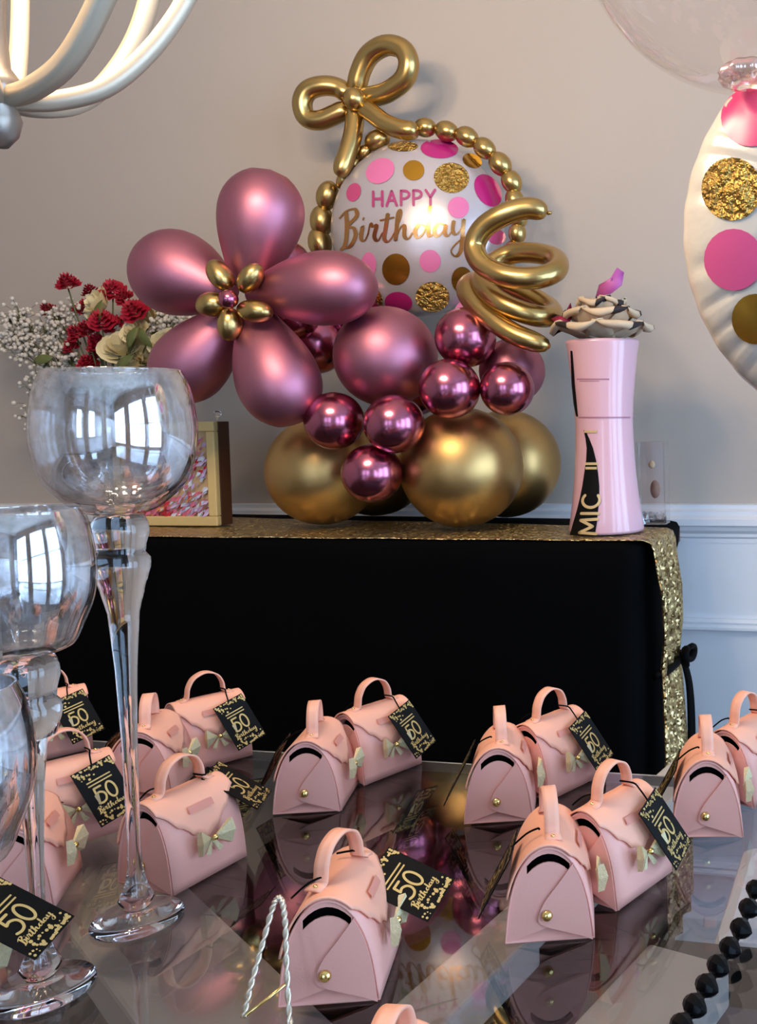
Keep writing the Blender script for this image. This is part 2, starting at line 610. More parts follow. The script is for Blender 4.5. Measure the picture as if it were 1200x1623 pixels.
for i, (side, a, b, z0, z1) in enumerate(WINS):
    mb = MB()
    fw = 0.05
    wdt, h = b - a, z1 - z0
    parts = [((0, 0, -h / 2 + fw / 2), (wdt, .06, fw)), ((0, 0, h / 2 - fw / 2), (wdt, .06, fw)), ((-wdt / 2 + fw / 2, 0, 0), (fw, .06, h)),
             ((wdt / 2 - fw / 2, 0, 0), (fw, .06, h)), ((0, 0, 0.1), (wdt, .04, 0.03))]
    Rm = None if side == 'back' else Matrix.Rotation(pi / 2, 3, 'Z')
    c = Vector(((a + b) / 2, RY0 - 0.06, (z0 + z1) / 2)) if side == 'back' else Vector((RX1 + 0.06, (a + b) / 2, (z0 + z1) / 2))
    for pc, ps in parts:
        v = Vector(pc)
        mb.box(c + (Rm @ v if Rm else v), ps if side == 'back' else (ps[1], ps[0], ps[2]))
    wo = structure(mb.build('window_%d' % (i + 1), M['trim'], None, False))
    box('pane', c, (wdt - .02, .006, h - .02) if side == 'back' else (.006, wdt - .02, h - .02), M['winglass'], wo)

# wainscot on the far wall: white field, chair rail, picture-frame moulding, baseboard
wain = structure(box('trim_1', ((RX0 + RX1) / 2, RY1 - 0.006, 0.45), (RX1 - RX0, 0.012, 0.9), M['trim']))


def moulding(name, prof, x0, x1, y):
    vs, n = [], len(prof)
    for x in (x0, x1):
        vs += [(x, y - d, z) for d, z in prof]
    fs = [(i, (i + 1) % n, n + (i + 1) % n, n + i) for i in range(n)] + [tuple(range(n)), tuple(reversed(range(n, 2 * n)))]
    return mk(name, vs, fs, M['trim'], None, False)


rail = [(0, .853), (.012, .853), (.012, .862), (.017, .866), (.017, .872), (.026, .879), (.030, .887), (.036, .890), (.036, .902), (.030, .906),
        (.024, .909), (.024, .916), (.014, .921), (.014, .928), (0, .930)]
structure(moulding('trim_2', rail, RX0, RX1, RY1 - .001))
pm = lambda z: [(0, z), (.018, z), (.018, z + .005), (.012, z + .009), (.014, z + .014), (.010, z + .020), (0, z + .020)]
structure(moulding('trim_3', pm(.686), -2.3, 1.6, RY1 - .012))
structure(moulding('trim_4', pm(.20), -2.3, 1.6, RY1 - .012))
structure(moulding('baseboard_front', [(0, 0), (.018, 0), (.018, .11), (.010, .13), (0, .13)], RX0, RX1, RY1 - .012))

# ================================================================== SIDEBOARD
ST = 0.912                         # top of the sideboard
RT = ST + .0046                    # top of the runner lying on it
SX0, SX1, SY0, SY1 = -1.56, -0.362, 1.385, 1.788


def rounded_rect(x0, x1, y0, y1, r, n=5):
    out = []
    for cx, cy, a in ((x1 - r, y1 - r, 0), (x0 + r, y1 - r, 90), (x0 + r, y0 + r, 180), (x1 - r, y0 + r, 270)):
        for i in range(n + 1):
            t = radians(a + 90 * i / n)
            out.append((cx + r * cos(t), cy + r * sin(t)))
    return out


side_t = thing('covered_sideboard', 'long sideboard table under a tight black stretch cover against the wall', 'table', (-0.95, 1.585, 0))
rings = []
zs = [0.0, 0.3, 0.6, 0.66, 0.75, 0.84, 0.872, ST - .012, ST - .003, ST, ST]
ins = [0, 0, 0, 0, 0, 0, 0, 0, .004, .012, .03]
pull = [.10, .11, .12, .125, .10, .06, .02, 0, 0, 0, 0]
off = Vector((-0.95, 1.585, 0))
vs = []
for z, s, pb in zip(zs, ins, pull):
    for (x, y) in rounded_rect(SX0 + s, SX1 - s, SY0 + s, SY1 - s, 0.03):
        kx = min(1, max(0, (x - (SX1 - .30)) / .30)) if y > 1.58 else 0
        xx = x - (0.012 * pb / .12 if x > SX1 - .05 and z < .85 else 0)
        sk = .085 * min(1, max(0, (x + 1.4))) if y > 1.58 else 0
        vs.append(Vector((xx, y - pb * kx ** 2 * .6 - sk, z)) - off)
nr = 24
cf = grid_faces(nr, len(zs), True) + [tuple(range((len(zs) - 1) * nr, len(zs) * nr))]
mk('fitted_cover', vs, cf, M['black'], side_t)
for sx in (SX0 + .08, SX1 - .1):
    for sy in (SY0 + .06, SY1 - .18):
        MB().tube([(sx + .95, sy - 1.585, 0.0), (sx + .95, sy - 1.585, ST - .06)], .018, 10).build('leg', M['blackp'], side_t)
box('tabletop', (-.0, 0, ST - .035), (SX1 - SX0 - .06, .36, .03), M['wood_d'], side_t)

# gold sequin runner lying on top and hanging over the right end
drp = [(.004, .000), (.012, -.006), (.016, -.018), (.017, -.05), (.018, -.10), (.016, -.16), (.012, -.19), (.008, -.222), (.012, -.26), (.018, -.36),
       (.022, -.44), (.024, -.55), (.024, -.65)]
rows = [(SX0 + .012 + (SX1 - SX0 - .02) * i / 44, ST + .0025, 0) for i in range(45)] + [(SX1 + d, ST + .0025 + z, -z) for d, z in drp]
vs = []
NT = 25
for x, z, dn in rows:
    for j in range(NT):
        t = j / (NT - 1)
        ya, yb = 1.392, 1.69 - .135 * min(1, max(0, (x + 1.35)))
        if dn > 0:
            k = min(1, dn / .222)
            k = k * k * (3 - 2 * k)
            lo, hi = 1.405 + .045 * k, 1.565 + .03 * k
            if dn > .222:
                q = min(1, (dn - .222) / .3)
                lo, hi = 1.45 - .06 * q, 1.595 + .0 * q
            ya, yb = lo, hi
        fold = (.010 * sin(t * 19 + .6) + .006 * sin(t * 37)) * min(1, dn / .06) if dn > 0 else 0.0006 * sin(t * 40 + x * 30)
        vs.append((x + (fold * .6 if dn > 0 else 0) + (.004 if dn > .05 else 0), ya + (yb - ya) * t, z + (fold if dn <= 0 else 0)))
run = mk('sequin_runner', vs, grid_faces(NT, len(rows)), M['runner'])
solid(run, .0012, 1)
tag(run, 'gold sequin runner along the sideboard top, hanging over its right end', 'runner')

# black ribbon tied round the hanging end
rb = thing('ribbon_tie', 'black ribbon knotted round the hanging gold sequin runner', 'ribbon', (SX1 + .008, 1.53, 0.690))
MB().tube(catmull([(-.004, -.082, 0), (.008, -.06, 0), (.013, -.03, .001), (.014, 0, .0), (.013, .03, .001), (.006, .06, 0)], 4), .006, 8, sx=1.5).build('band', M['cord'], rb)
KN = Vector((.018, .03, .001))
MB().ball(KN, (.011, .012, .010)).build('knot', M['cord'], rb)
for dy, dz in ((.045, .004), (-.028, .010)):
    lp = catmull([KN, KN + Vector((.008, dy * .5, .010 + dz)), KN + Vector((.010, dy, dz)), KN + Vector((.008, dy * .6, -.008)), KN], 5)
    MB().tube(lp, .0048, 8, sx=1.5).build('loop', M['cord'], rb)
for dy in (.012, .034):
    tl = catmull([KN, KN + Vector((.008, dy * .5, -.05)), KN + Vector((.008, dy, -.13)), KN + Vector((.006, dy * .8, -.24))], 5)
    MB().tube(tl, .0036, 8, sx=1.6).build('tail', M['cord'], rb)

# ================================================================== BALLOON SCULPTURE
bal = thing('balloon_sculpture', 'large gold and mauve birthday balloon arrangement in the middle of the sideboard', 'balloons', (-.95, 1.5, ST))
B0 = Vector((-.95, 1.5, ST))


def rel(p):
    return Vector(p) - B0


def balloon(name, px, py, rpx, Y, m, parent=bal, label=None, rest=False, lip=True):
    c = at(px, py, Y)
    r = rpx * per_px(c)
    if rest:
        c.z = ST + .0062 + r * .99
    vs, fs = ball_geo(rel(c), (r, r, r * .99), 40, 24)
    o = mk(name, vs, fs, m, parent)
    if label:
        o['label'] = label
    return c, r


balloon('gold_balloon', 513, 748, 87, 1.54, M['goldbig'], rest=True, label='big matte gold balloon, left of the base')
balloon('gold_balloon', 733, 752, 96, 1.515, M['goldbig'], rest=True, label='big matte gold balloon, front of the base')
balloon('gold_balloon', 803, 738, 86, 1.67, M['goldbig'], rest=True, label='big matte gold balloon, behind the front one')
balloon('gold_balloon', 596, 742, 84, 1.69, M['goldbig'], rest=True)
balloon('mauve_balloon', 612, 565, 80, 1.47, M['mauve'], label='big matte mauve balloon')
for px, py, r, Y in ((530, 667, 46, 1.405), (625, 672, 47, 1.395), (590, 750, 47, 1.41), (713, 616, 48, 1.425), (804, 616, 43, 1.45), (738, 535, 48, 1.47)):
    balloon('small_balloon', px, py, r, Y, M['mauves'])
for px, py, r, Y in ((812, 588, 52, 1.55), (500, 545, 48, 1.55), (452, 420, 40, 1.53), (655, 610, 50, 1.60), (560, 500, 45, 1.60), (470, 505, 34, 1.5)):
    balloon('mauve_balloon', px, py, r, Y, M['mauves'] if r < 51 else M['mauve'])

# flower of five teardrop balloons
fc = at(372, 474, 1.40)
fl = bpy.data.objects.new('balloon_flower', None)
fl.location = rel(fc)
link(fl, bal)
fl['label'] = 'mauve balloon flower with a gold balloon centre'


def teardrop(name, base, tip, R, m, parent, origin, n=32, pear=True):
    base, tip = Vector(base), Vector(tip)
    ax = tip - base
    L = ax.length
    prof = []
    N = 26
    for i in range(N + 1):
        s = i / N
        if pear:
            # rounded far end, long taper towards the knot
            a = min(1, max(0, (1 - s) / .36))
            far = sqrt(max(0, 1 - (1 - a) ** 2))
            near = .36 + .64 * sin(pi / 2 * min(1, s / .64)) ** 1.3
            st = sqrt(min(1, s / .05)) if s < .05 else 1
            f = min(far if s > .64 else 1, near if s < .66 else 1) * st
        else:
            f = sqrt(max(0, 1 - (2 * s - 1) ** 2))
        prof.append((R * f, s * L))
    prof[0] = (0, 0)
    prof[-1] = (0, L)
    Rm = ax.to_track_quat('Z', 'Y').to_matrix()
    vs, fs = lathe_geo(prof, n, base - Vector(origin), Rm)
    return mk(name, vs, fs, m, parent)


for (b, t, R, dy) in (((390, 462), (428, 268), 64, .02), ((368, 466), (226, 412), 67, .01), ((372, 492), (262, 626), 57, .0),
                      ((398, 486), (468, 673), 64, -.01), ((394, 465), (592, 452), 60, -.01)):
    p0, p1 = at(b[0], b[1], 1.39), at(t[0], t[1], 1.385 + dy)
    teardrop('petal_balloon', p0, p1, R * per_px(p1), M['mauve'], fl, fc)
for (x, y, rl, rs, ang) in ((349, 436, 25, 18, 125), (397, 441, 24, 17, 52), (336, 483, 23, 20, 185), (404, 493, 27, 18, -8), (364, 514, 24, 18, 265)):
    c = at(x, y, 1.335)
    s = per_px(c)
    R = Matrix.Rotation(-radians(ang), 3, 'Y')
    vs, fs = ball_geo(c - fc, (rl * s * 1.12, rs * s * 1.1, rs * s), 24, 14, R)
    mk('centre_balloon', vs, fs, M['gold'], fl)
c = at(362, 474, 1.315)
mk('bead_balloon', *ball_geo(c - fc, 15 * per_px(c), 20, 12), M['mauves'], fl)


# round foil balloon with printed dots and words
def foil(name, cpx, cpy, R, Y, nrm, thick, m, parent, origin, label, NU=72, pleat=.0):
    c = at(cpx, cpy, Y)
    n = Vector(nrm).normalized()
    r = Vector((0, 0, 1)).cross(n).normalized() * 1.0
    u = n.cross(r)
    h = lambda q: thick * max(0, 1 - q * q) ** .52
    NV = 22
    vs = []
    for j in range(NV):
        q = sin(pi / 2 * j / (NV - 1))
        for i in range(NU):
            a = 2 * pi * i / NU
            e = R * q
            crimp = 1 + ((.012 if NU < 100 else .002) * sin(a * 36) * max(0, q - .9) * 10)
            vs.append(c - origin + r * cos(a) * e * crimp + u * sin(a) * e * crimp + n * (h(q) * (1 - pleat * abs(sin(a * 17 + 2 * sin(a * 5))) ** 8 * max(0, q - .5))))
    for j in range(NV - 2, -1, -1):
        q = sin(pi / 2 * j / (NV - 1))
        for i in range(NU):
            a = 2 * pi * i / NU
            vs.append(c - origin + r * cos(a) * R * q + u * sin(a) * R * q - n * h(q))
    o = mk(name, vs, grid_faces(NU, 2 * NV - 1, True), m, parent)
    o['label'] = label

    def uv(px, py):
        k, d = 0.0, bearing(px, py)
        for _ in range(12):
            p = CAM_LOC + d * ((c + n * k - CAM_LOC).dot(n) / d.dot(n))
            x, y = (p - c).dot(r), (p - c).dot(u)
            k = .5 * k + .5 * h(min(.995, sqrt(x * x + y * y) / R))
        return x, y

    def surf(x, y, lift=.0012):
        q = min(.995, sqrt(x * x + y * y) / R)
        return c - origin + r * x + u * y + n * (h(q) + lift)
    return o, uv, surf


def foil_dot(f, px, py, rx, ry, rot, m, name='printed_dot'):
    o, uv, surf = f
    x0, y0 = uv(px, py)
    rim = []
    for i in range(24):
        a = 2 * pi * i / 24
        dx, dy = rx * cos(a), ry * sin(a)
        t = radians(rot)
        rim.append(uv(px + dx * cos(t) - dy * sin(t), py + dx * sin(t) + dy * cos(t)))
    vs = [surf(x0, y0)]
    for k in range(1, 5):
        for (x, y) in rim:
            vs.append(surf(x0 + (x - x0) * k / 4, y0 + (y - y0) * k / 4))
    fs = [(0, 1 + i, 1 + (i + 1) % 24) for i in range(24)]
    for k in range(3):
        b = 1 + 24 * k
        fs += [(b + i, b + 24 + i, b + 24 + (i + 1) % 24, b + (i + 1) % 24) for i in range(24)]
    return mk(name, vs, fs, m, o)


FB = foil('foil_balloon', 662, 362, .1665, 1.665, (.12, -1, .04), .085, M['foil'], bal, B0, 'round white foil balloon with pink and gold dots')
for d in ((639, 232, 24, 8, 0, 'd_glit'), (697, 236, 30, 15, 3, 'd_mag'), (749, 255, 16, 11, 22, 'd_gold'), (603, 271, 24, 19, -32, 'd_pink'),
          (656, 270, 17, 16, 0, 'd_gold'), (716, 282, 28, 24, 8, 'd_glit'), (774, 302, 19, 28, -32, 'd_mag'), (561, 305, 11, 15, 20, 'd_rose'),
          (727, 329, 17, 17, 0, 'd_pink'), (776, 352, 22, 13, 0, 'd_pink'), (788, 376, 14, 12, 0, 'd_rose'), (628, 427, 22, 25, 0, 'd_gold'), (682, 414, 17, 18, 0, 'd_pink'),
          (585, 420, 12, 20, 0, 'd_pink'), (733, 444, 17, 21, 0, 'd_gold'), (632, 480, 22, 17, 8, 'd_mag'), (686, 471, 27, 24, 0, 'd_glit'),
          (592, 474, 14, 20, -20, 'd_glit'), (738, 490, 18, 14, -30, 'd_pink')):
    foil_dot(FB, *d[:5], M[d[5]])


def foil_text(f, v2, fs, tf, m, name):
    o, uv, surf = f
    return mk(name, [surf(*uv(*tf(*p)), .0016) for p in v2], fs, m, o)


hv, hf, hw = word2d('HAPPY', .17, .3)
foil_text(FB, hv, hf, lambda x, y: (592 + x * 98 / hw, 327 - 3 * x / hw - y * 23), M['d_happy'], 'lettering')
sv, sf = script2d(.2)
foil_text(FB, sv, sf, lambda x, y: (542 + x * 28.0, 388 - y * 29 - x * 1.6), M['d_text'], 'script_lettering')

# chain of little gold balloons round the foil
bd = bpy.data.objects.new('bead_chain', None)
link(bd, bal)
bd['label'] = 'chain of small gold balloons round the foil balloon'
CH = [(674, 202, 15), (708, 208, 16), (740, 217, 16), (768, 235, 16), (793, 260, 17), (811, 288, 16), (816, 317, 15), (822, 345, 14), (820, 370, 14), (812, 397, 13), (802, 422, 13),
      (519, 310, 17), (510, 350, 18), (507, 385, 18), (598, 222, 16), (576, 242, 11), (560, 262, 11), (545, 286, 11)]
for (x, y, r) in CH:
    c = at(x, y, 1.655)
    s = per_px(c)
    ang = atan2(y - 362, x - 662) + pi / 2
    R = Matrix.Rotation(ang, 3, 'Y')
    el = 1.3 if x < 600 else 1.15
    s *= 1.08
    mk('bead', *ball_geo(rel(c), (r * s * el, r * s * .95, r * s * .93), 20, 12, R), M['gold'], bd)


def tubeballoon(name, pts, rpx, parent, m=M['gold'], k=7, ends=True, n=16):
    P = [at(x, y, Y) for x, y, Y in pts]
    r = rpx * per_px(P[0])
    C = [rel(p) for p in catmull(P, k)]
    rad = sausage_r(len(C), r, 5) if ends else r
    return MB().tube(C, rad, n).build(name, m, parent)


bow = bpy.data.objects.new('balloon_bow', None)
link(bow, bal)
bow['label'] = 'gold bow twisted from long balloons'
tubeballoon('bow_loop', [(564, 150, 1.655), (570, 118, 1.65), (585, 88, 1.645), (612, 72, 1.64), (638, 78, 1.64), (648, 100, 1.64), (640, 126, 1.645), (614, 146, 1.65), (586, 154, 1.655), (570, 158, 1.66)], 16, bow)
tubeballoon('bow_loop', [(556, 156, 1.655), (538, 140, 1.65), (512, 136, 1.64), (488, 144, 1.635), (479, 164, 1.635), (486, 186, 1.64), (506, 191, 1.645), (532, 181, 1.65), (554, 170, 1.655)], 15.5, bow)
tubeballoon('bow_tail', [(562, 168, 1.65), (562, 195, 1.64), (558, 220, 1.63), (549, 248, 1.62), (537, 280, 1.61)], 14.5, bow)
tubeballoon('bow_tail', [(572, 168, 1.645), (590, 180, 1.635), (612, 196, 1.63), (640, 206, 1.63), (664, 206, 1.635)], 15, bow)
c = at(562, 157, 1.63)
mk('bow_knot', *ball_geo(rel(c), 18 * per_px(c), 20, 12), M['gold'], bow)

# corkscrew balloon: turns run down and towards the right, the back halves hidden behind
sp = [(868, 338, 1.46), (838, 330, 1.45), (800, 340, 1.44), (766, 362, 1.44), (752, 392, 1.44), (766, 420, 1.43), (806, 438, 1.42), (852, 440, 1.43), (882, 428, 1.46),
      (880, 410, 1.51), (846, 401, 1.54), (806, 404, 1.55), (772, 426, 1.53), (764, 450, 1.49), (786, 474, 1.455), (826, 494, 1.45), (862, 502, 1.47), (876, 494, 1.52), (846, 472, 1.555),
      (798, 452, 1.565), (756, 446, 1.54), (740, 458, 1.50), (752, 482, 1.47), (782, 508, 1.45), (820, 532, 1.44), (872, 550, 1.44)]
spi = tubeballoon('spiral_balloon', sp, 17.5, bal, k=6, n=18)
spi['label'] = 'gold corkscrew balloon on the right'
MB().tube([rel(at(868, 338, 1.46)), rel(at(874, 337, 1.46))], .003, 8).build('balloon_tip', M['gold'], spi)

# ================================================================== BOUQUET IN A GLASS VASE, SHADOW BOX (left end of the sideboard)
vb = on(184, 822, ST)
bq = thing('flower_bouquet', 'bouquet of red carnations, cream roses and white baby\'s breath, left of the balloons', 'bouquet', (vb.x, vb.y, RT))
V0 = Vector((vb.x, vb.y, RT))
gv = thing('glass_vase', 'clear glass vase holding the bouquet, behind the tallest goblet', 'vase', V0)
pr = [(0, 0.002), (.04, .002), (.043, .01), (.042, .12), (.046, .20), (.043, .20), (.039, .12), (.040, .012), (0, .01)]
mk('vase_body', *lathe_geo(pr, 36), M['clearbox'], gv)


def bl(px, py, dy=0.0):
    return at(px, py, vb.y + dy) - V0


MOUTH = Vector((0, 0, .20))
rnd = random.Random(3)


def carnation(parent, c, r, m):
    """ruffled bloom: stacked wavy rings"""
    mb = MB()
    for k in range(5):
        rr, zz = r * (1 - .17 * k), r * (-.35 + .22 * k)
        ph, nn = rnd.uniform(0, 6), 22
        vs = []
        for q in (0.25, .7, 1.0):
            for i in range(nn):
                a = 2 * pi * i / nn
                wv = sin(a * 7 + ph) * q
                vs.append(Vector((rr * q * cos(a) * (1 + .07 * wv), rr * q * sin(a) * (1 + .07 * wv), zz + r * (.28 * q + .16 * wv))))
        tilt = Euler((rnd.uniform(.2, .9), rnd.uniform(-.4, .4), 0)).to_matrix()
        if k == 0:
            T = tilt
        mb.add([Vector(c) + T @ v for v in vs], grid_faces(nn, 3, True))
    return mb.build('carnation', m, parent)


def rose(parent, c, r, m, name='rose'):
    mb = MB()
    T = Euler((rnd.uniform(.9, 1.3), 0, rnd.uniform(-.5, .5))).to_matrix()
    for k in range(13):
        lay = k / 12
        rr = r * (.25 + .75 * lay)
        a0 = k * 2.4
        vs = []
        for j in range(5):
            v = j / 4
            for i in range(7):
                a = a0 + (i / 6 - .5) * 2.1
                edge = 1 - .25 * abs(i / 6 - .5) * 2
                rad = rr * (.35 + .65 * v ** .7) * (1 + .10 * lay * v * v)
                hgt = r * (-.6 + 1.15 * v * edge * (1 - .35 * lay)) - r * .12 * lay * v ** 4
                vs.append(Vector((rad * cos(a), rad * sin(a), hgt)))
        mb.add([Vector(c) + T @ v for v in vs], grid_faces(7, 5))
    return mb.build(name, m, parent)


stems = MB()
for (x, y, r) in ((108, 450, 17), (76, 491, 12), (144, 463, 13), (179, 460, 18), (197, 472, 14), (136, 491, 17), (214, 494, 20), (162, 509, 19), (181, 514, 17),
                  (139, 524, 16), (122, 529, 15), (156, 545, 17), (114, 550, 13), (155, 563, 14), (139, 577, 15), (234, 472, 13), (92, 512, 10)):
    c = bl(x, y, rnd.uniform(-.05, .03))
    carnation(bq, c, r * .00148, M['crimson'])
    stems.tube(catmull([c - Vector((0, 0, .01)), c * .6 + MOUTH * .4 - Vector((0, 0, .01)), MOUTH * .9, Vector((rnd.uniform(-.02, .02), rnd.uniform(-.02, .02), .02))], 4), .0016, 5)
for (x, y, r) in ((190, 546, 29), (232, 560, 25), (234, 500, 25), (150, 478, 25), (258, 540, 22), (212, 522, 20), (205, 575, 22)):
    c = bl(x, y, rnd.uniform(-.04, .0))
    rose(bq, c, r * .00140, M['cream'])
    stems.tube(catmull([c - Vector((0, 0, .02)), c * .5 + MOUTH * .5, MOUTH * .9, Vector((rnd.uniform(-.02, .02), rnd.uniform(-.02, .02), .02))], 4), .0022, 5)
stems.build('stems', M['stem'], bq)


def sprig(spots, n, spread, seed):
    r2 = random.Random(seed)
    mb, st = MB(), MB()
    for (x, y) in spots:
        hub = bl(x, y, -.01)
        for _ in range(n):
            d = Vector((r2.gauss(0, spread), r2.gauss(0, spread * .8), r2.gauss(0, spread * .8)))
            c = hub + d
            mb.ball(c, r2.uniform(.0026, .0052), 6, 4)
            st.add(*tube_geo([hub - Vector((0, 0, .01)), hub + d * .5, c], .0005, 3, False))
        st.add(*tube_geo(catmull([hub, hub * .6 + MOUTH * .4, MOUTH], 4), .0009, 4, False))
    a = mb.build('babys_breath', M['gyp'], bq)
    a['kind'] = 'stuff'
    b = st.build('sprig_stems', M['stem'], bq)
    b['kind'] = 'stuff'


sprig([(14, 505), (34, 500), (22, 530), (46, 520), (12, 545), (50, 545), (40, 560)], 44, .016, 1)
sprig([(72, 520), (92, 500), (88, 530), (106, 520), (80, 556), (100, 556), (72, 575), (94, 580), (112, 570), (130, 600), (118, 488)], 42, .014, 2)
sprig([(252, 500), (266, 512), (282, 505), (244, 522)], 30, .012, 4)
sprig([(48, 612), (52, 640), (42, 656), (56, 672), (60, 600)], 14, .012, 5)
for (x, y, a) in ((212, 535, .5), (232, 535, -.6), (200, 575, .9), (160, 495, .2), (70, 570, 1.4)):
    c = bl(x, y, -.05)
    vs = []
    for j in range(7):
        v = j / 6
        wd = .010 * sin(pi * v) ** .8
        for i in (-1, 0, 1):
            vs.append(c + Matrix.Rotation(a, 3, 'Y') @ Vector((i * wd, -.006 * sin(pi * v) + abs(i) * -.002, .05 * (v - .5))))
    solid(mk('leaf', vs, grid_faces(3, 7), M['leaf'], bq), .0005)

# shadow box with confetti
b0 = on(345, 838, ST)
bw = (at(345, 760, b0.y) - at(182, 760, b0.y)).x
bh = at(345, 672, b0.y).z - ST
sb = thing('shadow_box', 'pale gilt wood shadow box of red and pink paper petals, left of the balloons', 'box', (b0.x, b0.y, RT))
DEP = .042
for nm, cc, ss in (('frame_rail', (-bw / 2, .006, .009), (bw, .012, .018)), ('frame_rail', (-bw / 2, .006, bh - .009), (bw, .012, .018)),
                   ('frame_stile', (-.009, .006, bh / 2), (.018, .012, bh - .0362)), ('frame_stile', (-bw + .009, .006, bh / 2), (.018, .012, bh - .0362))):
    box(nm, cc, ss, M['wood_l'], sb, .002)
for cc, ss in (((-.004, .012 + (DEP - .012) / 2 + .0004, bh / 2), (.008, DEP - .012, bh)), ((-bw + .004, .012 + (DEP - .012) / 2 + .0004, bh / 2), (.008, DEP - .012, bh)),
               ((-bw / 2, .012 + (DEP - .012) / 2 + .0004, bh - .004), (bw - .017, DEP - .012, .008)), ((-bw / 2, .012 + (DEP - .012) / 2 + .0004, .004), (bw - .017, DEP - .012, .008))):
    box('side_board', cc, ss, M['wood_d'], sb, .001)
box('backing_board', (-bw / 2, .014, bh / 2), (bw - .018, .003, bh - .018), M['boxback'], sb)
cm = [mat('petal_%s' % n, srgb(*c), .6) for n, c in (('red', (196, 40, 50)), ('rose', (216, 110, 130)), ('lilac', (206, 176, 206)), ('white', (226, 222, 226)), ('orange', (226, 150, 90)), ('ice', (200, 216, 226)))]
vs, fs, fm = [], [], []
for _ in range(420):
    x = rnd.uniform(-bw + .022, -.022)
    z = .02 + (bh - .045) * rnd.random() ** 1.5 * (.72 + .28 * (x + bw) / bw)
    y = rnd.uniform(.001, .012)
    R = Euler((rnd.uniform(-.5, .5), rnd.uniform(-.4, -1.0), rnd.uniform(-.5, .5))).to_matrix()
    L, wd = rnd.uniform(.006, .0115), rnd.uniform(.0024, .0046)
    n = len(vs)
    vs += [Vector((x, y, z)) + R @ Vector(q) for q in ((-L, 0, 0), (0, -.001, wd), (L, 0, 0), (0, -.001, -wd))]
    fs.append((n, n + 1, n + 2, n + 3))
    pk = (x + bw) / bw
    fm.append(rnd.choice([0, 1, 2, 2, 3, 5, 1] if pk > .55 else [0, 0, 1, 4, 3, 1, 4]))
cf_o = mk('paper_petals', vs, fs, None, sb, False, cm, fm)
cf_o['kind'] = 'stuff'
pin = at(345, 668, b0.y + .004)
pn = thing('crystal_pin', 'tiny clear crystal ball pin on the top right corner of the shadow box', 'pin', (pin.x, pin.y, RT + bh + .0005))
MB().tube([(0, 0, 0), (0, 0, .008)], .0012, 8).build('shaft', M['silver'], pn)
mk('crystal_ball', *ball_geo((0, 0, .0135), .0065, 16, 10), M['rimglass'], pn)

# ================================================================== PINK VASE WITH FELT ROSE, CLEAR BOX (right end)
pv = on(962, 846, ST)
PV0 = Vector((pv.x, pv.y, RT))
k = per_px(PV0)
pvz = lambda y: max(0, (846 - y)) * k * 1.0
vase = thing('pink_vase', 'waisted pink paper-wrapped vase with a black lettered stripe, right end of the sideboard', 'vase', PV0)
VP = [(846, 59), (842, 59.5), (800, 53.5), (760, 49), (720, 46.5), (680, 45.5), (662, 46), (660, 46.2), (640, 47), (600, 51), (570, 54.5), (552, 57.5), (547, 58)]
prof = [(r * k, pvz(y) + .001) for y, r in VP]
prof_in = [(r - .002, z) for r, z in reversed(prof)]
mk('vase_body', *lathe_geo([(0, .001)] + prof + prof_in[:-1] + [(0, .006)], 56), M['vase'], vase)


def vrad(z):
    for (r0, z0), (r1, z1) in zip(prof, prof[1:]):
        if z0 <= z <= z1:
            return r0 + (r1 - r0) * (z - z0) / max(1e-6, z1 - z0)
    return prof[0][0] if z < prof[0][1] else prof[-1][0]


def von(px, py, lift=.0008):
    """point of the vase wall seen along a bearing, local to the vase"""
    d = bearing(px, py)
    z, p = pvz(py), None
    for _ in range(8):
        R = vrad(z) + lift
        ox, oy = CAM_LOC.x - PV0.x, CAM_LOC.y - PV0.y
        a, b, c2 = d.x ** 2 + d.y ** 2, ox * d.x + oy * d.y, ox * ox + oy * oy - R * R
        disc = b * b - a * c2
        t = (-b - sqrt(max(0, disc))) / a
        p = CAM_LOC + d * t - PV0
        z = p.z
    return p


def vpatch(name, rows, m, lift=.0008, nx=9):
    vs = []
    fine = [(a[0] + (b[0] - a[0]) * q / 4, a[1] + (b[1] - a[1]) * q / 4, a[2] + (b[2] - a[2]) * q / 4) for a, b in zip(rows, rows[1:]) for q in range(4)] + [rows[-1]]
    rows = fine
    for y, xl, xr in rows:
        for i in range(nx):
            vs.append(von(xl + (xr - xl) * i / (nx - 1), y, lift))
    return mk(name, vs, grid_faces(nx, len(rows)), m, vase)


o = vpatch('stripe', [(848, 903, 943), (830, 908, 946), (810, 914, 948), (790, 919, 950), (770, 923, 950), (750, 926, 948), (730, 929, 945), (710, 930, 940), (695, 928, 934), (682, 925, 928)], M['blackp'])
o['label'] = 'black stripe narrowing upwards'
o = vpatch('upper_stripe', [(660, 913, 916), (640, 909, 914), (610, 906, 911), (580, 905, 909), (556, 904, 907)], M['blackp'], nx=3)
for y, xl, xr in ((735, 926, 948), (684, 926, 946), (742, 928, 946)):
    vpatch('gold_band', [(y + 2, xl, xr), (y - 2, xl, xr)], M['goldtxt'], .0014, 5)
vpatch('seam', [(663, 917, 1006), (660.5, 917, 1006)], M['seam'], .0006, 12)
vpatch('printed_line', [(602, 914, 966), (600, 914, 966)], M['seam'], .0006, 6)
vpatch('printed_line', [(604.5, 918, 950), (603.5, 918, 950)], M['seam'], .0006, 6)
# letters M I C read upwards along the stripe
lv, lf, lw = word2d('MIC', .16, .26)
mk('lettering', [von(945 - y * 27 + x * 3, 846 - x * 62 / lw, .0022) for x, y in lv], lf, M['goldtxt'], vase)

fr = thing('felt_rose', 'beige felt rose with dark petal edges filling the mouth of the pink vase', 'flower', (pv.x, pv.y, RT + prof[-1][1] + .001))


